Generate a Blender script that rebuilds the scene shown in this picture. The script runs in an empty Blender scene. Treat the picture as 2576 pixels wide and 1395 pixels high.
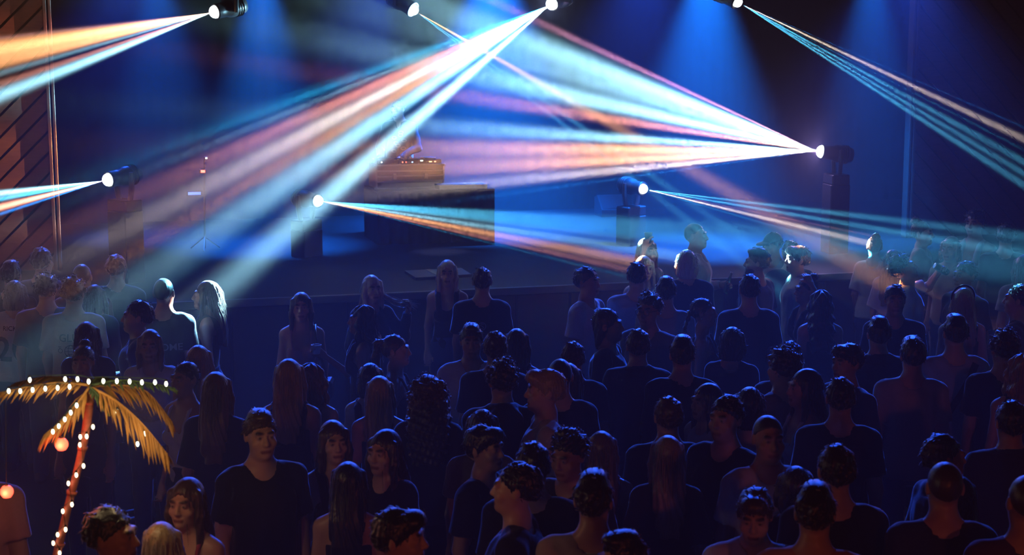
import bpy, bmesh, math, random
import numpy as np
from mathutils import Vector, Matrix
from mathutils.bvhtree import BVHTree
SC = bpy.context.scene
COL = SC.collection
R = math.radians
# ------------------------------------------------------------------ camera
F = 3900.0; CW, CH = 2576.0, 1395.0; CAMZ = 3.82; HOR = 100.0
PITCH = math.atan((CH / 2 - HOR) / F)
def ray(px, py):
    x = (px - CW / 2) / F; y = (CH / 2 - py) / F
    c, s = math.cos(PITCH), math.sin(PITCH)
    return Vector((x, c + y * s, -s + y * c))
def at(px, py, Y):
    r = ray(px, py)
    return Vector((0, 0, CAMZ)) + r * (Y / r.y)
def at_z(px, py, z):
    r = ray(px, py)
    return Vector((0, 0, CAMZ)) + r * ((z - CAMZ) / r.z)
cam = bpy.data.objects.new('camera', bpy.data.cameras.new('camera'))
COL.objects.link(cam)
cam.location = (0, 0, CAMZ); cam.rotation_euler = (math.pi / 2 - PITCH, 0, 0)
cam.data.sensor_width = 36; cam.data.lens = 36 * F / CW; cam.data.clip_end = 200
cam.data.dof.use_dof = True; cam.data.dof.focus_distance = 12.0; cam.data.dof.aperture_fstop = 3.2
SC.camera = cam
vs = SC.view_settings
vs.view_transform = 'Standard'; vs.look = 'None'; vs.exposure = 0.0; vs.gamma = 1.0; vs.use_curve_mapping = False
cy = SC.cycles
cy.max_bounces = 3; cy.diffuse_bounces = 1; cy.glossy_bounces = 2; cy.volume_bounces = 0; cy.transmission_bounces = 3
cy.transparent_max_bounces = 6; cy.use_adaptive_sampling = True; cy.adaptive_threshold = 0.12; cy.adaptive_min_samples = 16; cy.caustics_reflective = False; cy.caustics_refractive = False
# ------------------------------------------------------------------ haze in the room
HAZE = 0.016
w = bpy.data.worlds.new('club_air'); SC.world = w; w.use_nodes = True
nt = w.node_tree; nt.nodes.clear()
_o = nt.nodes.new('ShaderNodeOutputWorld'); _b = nt.nodes.new('ShaderNodeBackground'); _b.inputs['Color'].default_value = (0, 0, 0, 1)
_v = nt.nodes.new('ShaderNodeVolumeScatter'); _v.inputs['Density'].default_value = HAZE; _v.inputs['Anisotropy'].default_value = 0.2
nt.links.new(_b.outputs[0], _o.inputs['Surface']); nt.links.new(_v.outputs[0], _o.inputs['Volume'])
# ------------------------------------------------------------------ wash lights and added warm fill
def wash(px, Y, z, ang, power, col, tgt=None, blend=1.0, size=.05):
    L = bpy.data.lights.new('wash_light', 'SPOT'); o = bpy.data.objects.new('wash_light', L); COL.objects.link(o)
    p = at(px, 50, Y); p.z = z; o.location = p
    d = Vector((0, 0, -1)) if tgt is None else (Vector(tgt) - p).normalized()
    o.rotation_euler = d.to_track_quat('-Z', 'Y').to_euler()
    L.energy = power; L.color = col; L.spot_size = R(ang); L.spot_blend = blend; L.shadow_soft_size = size
DEEP = (.004, .17, 1.0)
for px, Y, ang, pw in ((400, 20, 44, .5), (660, 19, 42, 1.4), (1240, 21.3, 70, 2.6), (1775, 19, 52, 2.1), (2190, 19.5, 40, .7)):
    wash(px, Y, 5.05, ang, 13000 * pw, DEEP)
for px, pw in ((660, .9), (1105, .8)):                  # pale cores of two washes
    wash(px, 18.5, 4.72, 14, 1500 * pw, (.35, .42, 1.0))
for px, pw in ((330, .7), (960, 1.0), (1620, 1.0), (2280, .9)):   # blue back light over the dance floor
    wash(px, 19.0, 5.05, 35, 4600 * pw, (.016, .095, 1.0), ((px - 1288) / F * 11.5, 11.4, 1.2))
def warm_fill(x, y, z, power, col):  # unseen point light added behind the camera as warm fill
    L = bpy.data.lights.new('warm_fill', 'POINT'); o = bpy.data.objects.new('warm_fill', L); COL.objects.link(o)
    o.location = (x, y, z); L.energy = power; L.color = col; L.shadow_soft_size = .15
wash(60, 9.0, 4.4, 34, 190, (1.0, .45, .26), (-4.4, 16.2, 3.0))              # added unseen spot that warms the left planks
warm_fill(-2.6, -1.5, 2.9, 52, (1.0, .21, .085))
warm_fill(2.6, -1.0, 2.7, 100, (1.0, .19, .075))

# ------------------------------------------------------------------ helpers: objects and materials
def link(name, data, parent=None):
    o = bpy.data.objects.new(name, data); COL.objects.link(o)
    if parent is not None: o.parent = parent
    return o
def tag(o, label=None, cat=None, group=None, kind=None):
    if label: o['label'] = label
    if cat: o['category'] = cat
    if group: o['group'] = group
    if kind: o['kind'] = kind
    return o
def empty(name, loc=(0, 0, 0), rz=0.0):
    o = bpy.data.objects.new(name, None); COL.objects.link(o); o.location = loc; o.rotation_euler = (0, 0, rz); o.empty_display_size = .1
    return o
_mats = {}
def mat(key, col, rough=.7, spec=.3, metal=0.0, vary=.12, scale=40.0, bump=0.0, emit=None, estr=0.0, sheen=0.0, stretch=None, trans=0.0, attr=False):
    if key in _mats: return _mats[key]
    m = bpy.data.materials.new(key); m.use_nodes = True
    nt = m.node_tree; N = nt.nodes; b = N['Principled BSDF']
    b.inputs['Roughness'].default_value = rough; b.inputs['Specular IOR Level'].default_value = spec; b.inputs['Metallic'].default_value = metal
    if sheen: b.inputs['Sheen Weight'].default_value = sheen; b.inputs['Sheen Roughness'].default_value = .3
    if trans: b.inputs['Transmission Weight'].default_value = trans
    tc = N.new('ShaderNodeTexCoord'); no = N.new('ShaderNodeTexNoise'); no.inputs['Scale'].default_value = scale; no.inputs['Detail'].default_value = 3
    mp = N.new('ShaderNodeMapping'); nt.links.new(tc.outputs['Object'], mp.inputs[0]); nt.links.new(mp.outputs[0], no.inputs['Vector'])
    if stretch: mp.inputs['Scale'].default_value = stretch
    mx = N.new('ShaderNodeMix'); mx.data_type = 'RGBA'
    nt.links.new(no.outputs['Fac'], mx.inputs['Factor'])
    mx.inputs[6].default_value = (*[c * (1 - vary) for c in col], 1); mx.inputs[7].default_value = (*[min(1, c * (1 + vary)) for c in col], 1)
    colour = mx.outputs[2]
    if attr:                                                         # lips, brows and eyes of a face, stored per vertex
        at_ = N.new('ShaderNodeAttribute'); at_.attribute_name = 'feature'
        sp = N.new('ShaderNodeSeparateColor'); nt.links.new(at_.outputs['Color'], sp.inputs[0])
        for i, fc in enumerate(((.22, .075, .06), (.02, .012, .008), (.30, .28, .26))):
            m2 = N.new('ShaderNodeMix'); m2.data_type = 'RGBA'; nt.links.new(sp.outputs[i], m2.inputs['Factor']); nt.links.new(colour, m2.inputs[6]); m2.inputs[7].default_value = (*fc, 1); colour = m2.outputs[2]
    nt.links.new(colour, b.inputs['Base Color'])
    if bump:
        bp = N.new('ShaderNodeBump'); bp.inputs['Strength'].default_value = bump; bp.inputs['Distance'].default_value = .004
        nt.links.new(no.outputs['Fac'], bp.inputs['Height']); nt.links.new(bp.outputs[0], b.inputs['Normal'])
    if emit:
        b.inputs['Emission Color'].default_value = (*emit, 1); b.inputs['Emission Strength'].default_value = estr
        m.cycles.emission_sampling = 'NONE'
    _mats[key] = m
    return m
def mesh_from(name, verts, faces, m=None, smooth=True):
    me = bpy.data.meshes.new(name)
    me.from_pydata(verts if isinstance(verts, list) else verts.tolist(), [], faces if isinstance(faces, list) else faces.tolist())
    if smooth: me.polygons.foreach_set('use_smooth', [True] * len(me.polygons))
    if m: me.materials.append(m)
    me.update()
    return me
class MB:
    """collects boxes, tubes, lathes for ONE part"""
    def __init__(s): s.v = []; s.f = []
    def add(s, v, f):
        o = len(s.v); s.v += [tuple(p) for p in v]; s.f += [tuple(i + o for i in q) for q in f]
        return s
    def box(s, lo, hi, M=None, bev=0.0):
        bm = bmesh.new(); bmesh.ops.create_cube(bm, size=1)
        for v in bm.verts: v.co = Vector([(lo[i] + hi[i]) / 2 + v.co[i] * (hi[i] - lo[i]) for i in range(3)])
        if bev: bmesh.ops.bevel(bm, geom=list(bm.edges), offset=bev, segments=1, affect='EDGES')
        if M is not None: bm.transform(M)
        bm.verts.index_update()
        s.add([v.co for v in bm.verts], [[v.index for v in f.verts] for f in bm.faces]); bm.free()
        return s
    def tube(s, pts, rad, n=8, cap=True):
        pts = [Vector(p) for p in pts]; m = len(pts); vs = []
        rads = rad if isinstance(rad, (list, tuple)) else [rad] * m
        up = None
        for i, p in enumerate(pts):
            t = (pts[min(i + 1, m - 1)] - pts[max(i - 1, 0)]).normalized()
            if up is None: up = t.orthogonal().normalized()
            up = (up - t * up.dot(t)).normalized(); sd = t.cross(up)
            for k in range(n):
                a = 2 * math.pi * k / n; vs.append(p + (up * math.cos(a) + sd * math.sin(a)) * rads[i])
        fs = [(i * n + k, i * n + (k + 1) % n, (i + 1) * n + (k + 1) % n, (i + 1) * n + k) for i in range(m - 1) for k in range(n)]
        if cap: fs += [tuple(range(n))[::-1], tuple((m - 1) * n + k for k in range(n))]
        return s.add(vs, fs)
    def lathe(s, prof, n=20, M=None):
        vs = []; fs = []; m = len(prof)
        for r, z in prof:
            for k in range(n):
                a = 2 * math.pi * k / n; p = Vector((r * math.cos(a), r * math.sin(a), z)); vs.append(M @ p if M is not None else p)
        for i in range(m - 1):
            for k in range(n): fs.append((i * n + k, i * n + (k + 1) % n, (i + 1) * n + (k + 1) % n, (i + 1) * n + k))
        fs += [tuple(range(n))[::-1], tuple((m - 1) * n + k for k in range(n))]
        return s.add(vs, fs)
    def mesh(s, name, m, smooth=False): return mesh_from(name, s.v, s.f, m, smooth)
    def build(s, name, m, parent=None, smooth=False): return link(name, s.mesh(name, m, smooth), parent)

# ------------------------------------------------------------------ the setting
TH = R(15.4)
U = Vector((math.cos(TH), math.sin(TH), 0)); V = Vector((-math.sin(TH), math.cos(TH), 0))
DECK = 1.3
O0 = at_z(1100, 732, DECK); O0.z = 0
STAGE = Matrix(((U.x, V.x, 0, O0.x), (U.y, V.y, 0, O0.y), (0, 0, 1, 0), (0, 0, 0, 1)))
STAGE_I = STAGE.inverted()
def S3(u, v, z): return STAGE @ Vector((u, v, z))
def st_px(px, py, Y):                 # pixel at depth Y -> stage coordinates
    return STAGE_I @ at(px, py, Y)
M_floor = mat('dark_floor', (.028, .026, .028), .45, .4, vary=.5, scale=3, bump=.1)
M_black = mat('black_paint', (.012, .012, .014), .6, .3, vary=.3)
M_wall = mat('dark_wall', (.03, .022, .022), .85, .2, vary=.3, scale=6)
M_plank = mat('plank_wood', (.20, .095, .07), .7, .25, vary=.35, scale=9, bump=.2, stretch=(1, 1, 6))
M_trim = mat('trim_wood', (.16, .08, .06), .45, .4, vary=.3, scale=12)
M_curtain = mat('curtain_velvet', (.0003, .0003, .0005), 1.0, .0, vary=.3, scale=8)
M_deck = mat('stage_deck', (.010, .010, .012), .6, .12, vary=.5, scale=4, bump=.05)
M_skirt = mat('stage_front', (.035, .03, .035), .6, .3, vary=.3, scale=6)
def struct(name, mb, m, parent=None, smooth=False):
    o = mb.build(name, m, parent, smooth); o['kind'] = 'structure'; return o
struct('floor', MB().box((-14, -6, -.12), (14, 32, 0)), M_floor)
struct('ceiling', MB().box((-14, -6, 6.2), (14, 32, 6.35)), M_wall)
struct('wall_left', MB().box((-12, -22, 0), (-11.8, 12, 6.2), STAGE), M_wall)
struct('wall_right', MB().box((9.8, -22, 0), (10, 12, 6.2), STAGE), M_wall)
struct('wall_back', MB().box((-12, 10.4, 0), (10, 10.6, 6.2), STAGE), M_wall)
struct('stage_deck', MB().box((-11.5, 0.03, DECK - .06), (9.6, 10.3, DECK), STAGE), M_deck)
struct('stage_riser', MB().box((-11.5, 0.10, 0), (9.6, .16, DECK - .06), STAGE), M_black)
_nose = struct('trim_1', MB().box((-11.5, -.02, DECK - .07), (9.6, .03, DECK + .006), STAGE, .006), mat('stage_nosing', (.12, .12, .13), .35, .5))
_front = tag(empty('stage_front'), kind='structure')
_pm = None
for k in range(36):
    u0 = -11.4 + k * .583
    if _pm is None: _pm = MB().box((.008, 0, 0), (.575, .045, DECK - .09), None, .012).mesh('panel', M_skirt)
    p = link('panel', _pm, _front); p.matrix_world = STAGE @ Matrix.Translation((u0, .05, .01))
# pleated backdrop curtain
def curtain(name, u0, u1, v, z0, z1, pitch=.2, amp=.004):
    n = int((u1 - u0) / pitch * 10); rows = [z0, (z0 + z1) / 2, z1]
    vs = []; fs = []
    for z in rows:
        for i in range(n + 1):
            u = u0 + (u1 - u0) * i / n; ph = 2 * math.pi * (u - u0) / pitch
            vs.append(S3(u, v + amp * math.sin(ph) + .0, z))
    for r in range(len(rows) - 1):
        for i in range(n): a = r * (n + 1) + i; fs.append((a, a + 1, a + n + 2, a + n + 1))
    return tag(link(name, mesh_from(name, vs, fs, M_curtain)), kind='structure')
curtain('wall_curtain', -11.4, 9.5, 7.0, DECK, 6.1)
# plank panelled flats either side of the stage
def plank_wall(name, ua, ub, z0, z1, v, pitch, slope, side):
    root = tag(empty(name), kind='structure')
    b = MB().box((ua, v + .05, z0), (ub, v + .12, z1), STAGE); link('backing', b.mesh('backing', M_black), root)
    # diagonal planks clipped to the rectangle (u, z); slope = +1 rises to the right
    for k in range(int((-(ub - ua)) / pitch) - 1, int((z1 - z0) / pitch + (ub - ua) / pitch) + 2):
        c0 = z0 + k * pitch; g = .018
        poly = [(ua, c0 + g), (ub, c0 + g), (ub, c0 + pitch - g), (ua, c0 + pitch - g)]
        W_ = ub - ua
        if slope > 0: poly = [(ua, c0 + g - W_ / 2), (ub, c0 + g + W_ / 2), (ub, c0 + pitch - g + W_ / 2), (ua, c0 + pitch - g - W_ / 2)]
        else: poly = [(ua, c0 + g + W_ / 2), (ub, c0 + g - W_ / 2), (ub, c0 + pitch - g - W_ / 2), (ua, c0 + pitch - g + W_ / 2)]
        def clip(P, f):
            out = []
            for i in range(len(P)):
                a, b_ = P[i], P[(i + 1) % len(P)]; fa, fb = f(a), f(b_)
                if fa >= 0: out.append(a)
                if (fa >= 0) != (fb >= 0):
                    t = fa / (fa - fb); out.append((a[0] + (b_[0] - a[0]) * t, a[1] + (b_[1] - a[1]) * t))
            return out
        poly = clip(poly, lambda q: q[1] - z0)
        if len(poly) >= 3: poly = clip(poly, lambda q: z1 - q[1])
        if len(poly) < 3: continue
        n = len(poly)
        vs = [S3(u, v + .004 * (k % 3), z) for u, z in poly] + [S3(u, v + .05, z) for u, z in poly]
        fs = [tuple(range(n)), tuple(range(2 * n - 1, n - 1, -1))] + [(i, i + n, (i + 1) % n + n, (i + 1) % n) for i in range(n)]
        link('plank', mesh_from('plank', vs, fs, M_plank, False), root)
    ue = ub if side < 0 else ua
    for j, (d, wd) in enumerate(((.0, .035), (.055, .03))):
        a = ue + (d if side < 0 else -d - wd)
        link('edge_board', MB().box((a, v - .03, z0), (a + wd, v + .1, z1), STAGE, .004).mesh('edge_board', M_trim), root)
    return root
VW = 2.6
def u_at(px, v):                       # stage coordinate u seen at column px on plane v
    r = ray(px, 350); P = STAGE_I @ Vector((0, 0, CAMZ)); D = STAGE_I.to_3x3() @ r
    t = (v - P.y) / D.y; return P.x + D.x * t
uL = u_at(122, VW); uR = u_at(2300, VW)
plank_wall('wall_planks_left', uL - 2.6, uL, DECK, 5.6, VW, .225, 1, -1)
plank_wall('wall_planks_right', uR, uR + 2.8, DECK, 5.6, VW, .26, -1, 1)
# ------------------------------------------------------------------ moving head lamps and their beams
ORANGE = (1.0, .44, .17); PINK = (1.0, .36, .24); WHITE = (1.0, .80, .66); CYAN = (.10, .62, 1.0); PALE = (.36, .80, 1.0)
BLUE = (.02, .28, 1.0); TEAL = (.02, .40, .75); MAUVE = (.8, .34, .55)
M_head = mat('lamp_housing', (.015, .015, .017), .4, .5, vary=.2)
M_lens = mat('lamp_lens', (.9, .95, 1.0), .2, .5, vary=0, emit=(.86, .97, 1.0), estr=6.0)
TRUSS_Z = 4.80
def gobo_nodes(L, M, S, dots, ends, reach=0.0, pw=2.6):
    L.use_nodes = True; nt = L.node_tree; N = nt.nodes; em = N['Emission']
    tc = N.new('ShaderNodeTexCoord'); sep = N.new('ShaderNodeSeparateXYZ'); nt.links.new(tc.outputs['Normal'], sep.inputs[0])
    def mth(op, a, b=None):
        m = N.new('ShaderNodeMath'); m.operation = op
        for i, v in enumerate((a, b)):
            if v is None: continue
            if isinstance(v, (int, float)): m.inputs[i].default_value = v
            else: nt.links.new(v, m.inputs[i])
        return m.outputs[0]
    nz = mth('ABSOLUTE', sep.outputs[2]); cb = N.new('ShaderNodeCombineXYZ')
    nt.links.new(mth('DIVIDE', sep.outputs[0], nz), cb.inputs[0]); nt.links.new(mth('DIVIDE', sep.outputs[1], nz), cb.inputs[1])
    acc = None; maxt = 0
    for d, e in zip(dots, ends):
        l = M.transposed() @ (e - S).normalized(); a = l.x / -l.z; b = l.y / -l.z
        r = d[3] * d[2] / F / (e - S).length
        maxt = max(maxt, math.hypot(a, b) + 1.9 * r)
        ds = N.new('ShaderNodeVectorMath'); ds.operation = 'DISTANCE'; nt.links.new(cb.outputs[0], ds.inputs[0]); ds.inputs[1].default_value = (a, b, 0)
        g = mth('POWER', math.e, mth('MULTIPLY', mth('POWER', mth('MULTIPLY', ds.outputs['Value'], 1.0 / r), pw), -1.0))
        mx = N.new('ShaderNodeVectorMath'); k = [c * d[5] for c in d[4]]
        if acc is None:
            mx.operation = 'SCALE'; mx.inputs[0].default_value = k; nt.links.new(g, mx.inputs['Scale'])
        else:
            mx.operation = 'MULTIPLY_ADD'; nt.links.new(g, mx.inputs[0]); mx.inputs[1].default_value = k; nt.links.new(acc, mx.inputs[2])
        acc = mx.outputs[0]
    nt.links.new(acc, em.inputs['Color'])
    if reach:                                                          # a defocused beam that thins out beyond its reach
        lf = N.new('ShaderNodeLightFalloff'); lf.inputs['Strength'].default_value = 1.0
        nt.links.new(mth('DIVIDE', 1.0, mth('ADD', 1.0, mth('POWER', mth('DIVIDE', lf.outputs['Linear'], reach), 6.0))), em.inputs['Strength'])
    L.spot_size = 2 * math.atan(maxt)
_mh = {}
def moving_head(label, sx, sy, Y, dots, power, hang, focus=0.0, halo=0.0, halo_col=(.55, .45, 1.0), lens_r=.062, neck=0.0, reach=0.0):
    S = at(sx, sy, Y)
    ends = [at(d[0], d[1], d[2]) for d in dots]
    axis = sum(((e - S).normalized() for e in ends), Vector()).normalized()
    root = empty('moving_head_lamp', (0, 0, 0))
    tag(root, label, 'stage light', 'moving head lamps of the light show')
    zdir = Vector((0, 0, 1.0))
    side = axis.cross(zdir).normalized()
    piv = S - axis * .20
    Mh = Matrix((side, axis.cross(side) * -1.0, axis)).transposed()
    if Mh.determinant() < 0: Mh = Matrix((side * -1.0, axis.cross(side) * -1.0, axis)).transposed()
    Mw = Matrix.Translation(piv) @ Mh.to_4x4()
    k = lens_r / .068
    if 'head' not in _mh:
        _mh['head'] = MB().lathe([(.04, -.19), (.085, -.18), (.10, -.13), (.105, -.02), (.10, .03), (.085, .06), (.082, .17), (.088, .175), (.088, .196), (.073, .197), (.071, .185), (.01, .184)], 24).mesh('head', M_head, True)
        _mh['lens'] = MB().lathe([(.071, .186), (.070, .205), (.063, .226), (.046, .243), (.022, .252), (.004, .253)], 28).mesh('lens', M_lens, True)
        _mh['fin'] = MB().lathe([(.108, -.004), (.112, 0), (.108, .004)], 24).mesh('cooling_fin', M_head)
    h = link('head', _mh['head'], root); h.matrix_world = Mw
    ln = link('lens', _mh['lens'], h); ln.matrix_parent_inverse = Matrix(); ln.scale = (k, k, 1)
    for q in (-.12, -.09, -.06):
        fn = link('cooling_fin', _mh['fin'], h); fn.location = (0, 0, q)
    s = 1 if hang else -1
    hs = Vector((axis.y, -axis.x, 0)).normalized()                      # yoke axis
    base_z = piv.z + s * .30
    for d in (-1, 1):
        a = piv + hs * (d * .125)
        MB().tube([a - Vector((0, 0, s * .05)), a + Vector((0, 0, s * .10)), a * 1 + Vector((0, 0, s * .2)) - hs * (d * .02), Vector((piv.x, piv.y, base_z - s * .02)) + hs * (d * .08)], [.022, .03, .03, .028], 8).build('yoke_arm', M_head, root)
    rz = math.atan2(hs.y, hs.x)
    Bm = Matrix.Translation((piv.x, piv.y, 0)) @ Matrix.Rotation(rz, 4, 'Z')
    MB().box((-.16, -.11, base_z - .06), (.16, .11, base_z + .06), Bm, .012).build('base', M_head, root)
    if hang:
        MB().tube([(piv.x, piv.y, base_z + .05), (piv.x, piv.y, TRUSS_Z + .03)], .018, 8).build('clamp', M_head, root)
    else:
        pl = MB().box((-.15, -.12, DECK), (.15, .12, base_z - .06), Bm, .01).build('plinth', M_black)
        tag(pl, 'black plinth carrying the ' + label.split(' lamp')[0] + ' lamp', 'plinth', 'plinths under the stage lamps')
    # the light itself, just outside the lens
    X = axis.cross(Vector((0, 1, 0))).normalized(); Z = -axis; M = Matrix((X, Z.cross(X), Z)).transposed()
    Sp = S + axis * (.062 + focus)
    L = bpy.data.lights.new('beam', 'SPOT'); L.energy = power; L.shadow_soft_size = 0.0; L.spot_blend = 0.0
    gobo_nodes(L, M, Sp, dots, ends, reach)
    o = link('beam', L); o.matrix_world = Matrix.Translation(Sp) @ M.to_4x4()
    if focus and neck:                                                 # light still converging between lens and focus
        L2 = bpy.data.lights.new('beam_neck', 'SPOT'); L2.energy = neck; L2.shadow_soft_size = .004; L2.spot_blend = .3; L2.color = (.8, .92, 1.0)
        L2.spot_size = 2 * math.atan(lens_r * .95 / (focus + .045)); o2 = link('beam_neck', L2)
        M2 = Matrix((X * -1.0, (Z.cross(X)), Z * -1.0)).transposed(); o2.matrix_world = Matrix.Translation(Sp) @ M2.to_4x4()
    if halo:
        L3 = bpy.data.lights.new('lens_spill', 'POINT'); L3.energy = halo; L3.color = halo_col; L3.shadow_soft_size = .03
        o3 = link('lens_spill', L3); o3.location = S + axis * .05
    return root
def fan(sx, sy, xe, Y, spec):
    return [(xe, sy + abs(xe - sx) * s, Y, hw * abs(xe - sx), c, k) for s, hw, c, k in spec]
KP = 660000.0
moving_head('upper left moving lamp throwing orange and white beams to the left edge', 540, 30, 17.0,
    [(0, 96, 15.3, 6, MAUVE, .25), (0, 125, 15.3, 22, ORANGE, 1.2), (0, 158, 15.3, 14, ORANGE, 1.0), (0, 184, 15.3, 8, PALE, .45), (0, 212, 15.3, 9, PINK, .55), (0, 240, 15.3, 16, PALE, 1.2)], KP, True, lens_r=.066)
moving_head('low left moving lamp beside the plank wall', 272, 452, 16.0,
    [(0, 486, 15.0, 7, PALE, 1), (0, 500, 15.0, 6, CYAN, .7), (0, 521, 15.0, 8, PINK, 1.0), (0, 538, 15.0, 4, BLUE, .7)], KP * 1.1, False, lens_r=.064)
moving_head('hanging moving lamp above the performer with a thin crossing beam', 1040, 25, 17.5,
    fan(1040, 25, 1800, 15.5, [(.575, .024, ORANGE, .8), (.765, .014, CYAN, .7), (.695, .014, CYAN, .7)]), KP * .7, True, lens_r=.056)
moving_head('upper centre moving lamp with the widest striped beam', 1388, 10, 17.5,
    fan(1388, 10, 400, 12.6, [(.345, .010, TEAL, .3), (.372, .016, TEAL, .9), (.41, .012, PALE, .6), (.46, .025, PINK, .8), (.527, .03, WHITE, 1.), (.592, .022, ORANGE, .9), (.668, .04, PALE, .9), (.72, .02, CYAN, .35), (.79, .012, PINK, .10), (.86, .045, PALE, 1.1)]), KP * 1.75, True, reach=5.3, halo=110, halo_col=(.4, .5, 1), lens_r=.066)
moving_head('upper right moving lamp with thin white and cyan beams', 1855, 5, 17.5,
    fan(1855, 5, 2576, 15.6, [(.437, .004, BLUE, .7), (.478, .011, WHITE, 1.), (.515, .005, TEAL, .7), (.557, .012, CYAN, .7), (.598, .011, CYAN, .8), (.638, .012, CYAN, .9)]), KP * 1.1, True, lens_r=.056)
moving_head('brightest right moving lamp fanning beams across the stage', 2066, 381, 18.4,
    [(1250, 381 - 816 * s, 17.8, hw * 816, c, k) for s, hw, c, k in [(.458, .014, MAUVE, .8), (.37, .045, PALE, .8), (.30, .03, PALE, .6), (.225, .035, PALE, .9), (.155, .02, PINK, .7), (.065, .022, PALE, 1.0), (.008, .026, ORANGE, 1.1), (-.043, .025, ORANGE, 1.1), (-.093, .018, WHITE, .8), (-.135, .007, BLUE, .5)]], KP * 2.1, False, reach=4.4, halo=170, halo_col=(.62, .42, 1.0), lens_r=.072)
moving_head('low centre moving lamp behind the blond dancers', 800, 505, 18.0,
    fan(800, 505, 1600, 15.15, [(.07, .018, CYAN, .7), (.10, .02, CYAN, .7), (.152, .017, PALE, .7), (.19, .018, ORANGE, .9), (.222, .010, PINK, .7), (.245, .006, TEAL, .6)]) + [(2000, 650, 14.95, 12, PALE, .35)], KP * 1.0, False, lens_r=.06)
moving_head('low right moving lamp pointing over the right crowd', 1618, 475, 19.0,
    fan(1618, 475, 2190, 16.5, [(.125, .013, CYAN, .7), (.17, .012, CYAN, .8), (.205, .006, PINK, .5), (.24, .014, WHITE, 1.0), (.285, .010, TEAL, .35)]), KP * .9, False, lens_r=.056)
# truss the upper lamps hang from
def truss():
    root = tag(empty('lighting_truss'), kind='structure')
    a, b = STAGE_I @ at(300, 0, 17.0), STAGE_I @ at(2200, 0, 17.5)
    hg = [at(540, 30, 17.0), at(1040, 25, 17.5), at(1388, 10, 17.5), at(1855, 5, 17.5)]
    A = Vector((hg[0].x - 1.4, 17.1, TRUSS_Z)); B = Vector((hg[3].x + 1.4, 17.65, TRUSS_Z))
    for dy, dz in ((-.15, 0), (.15, 0), (-.15, .3), (.15, .3)):
        MB().tube([A + Vector((0, dy, dz)), B + Vector((0, dy, dz))], .025, 8).build('chord', M_head, root)
    mb = MB(); n = 24
    for i in range(n):
        p = A.lerp(B, i / n); q = A.lerp(B, (i + 1) / n)
        for dy in (-.15, .15): mb.tube([p + Vector((0, dy, .3 * (i % 2))), q + Vector((0, dy, .3 * ((i + 1) % 2)))], .01, 5)
    mb.build('lacing', M_head, root)
    for t in (.1, .9):
        p = A.lerp(B, t); MB().tube([p + Vector((0, 0, .3)), (p.x, p.y, 6.2)], .012, 6).build('drop_cable', M_head, root)
truss()
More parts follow.
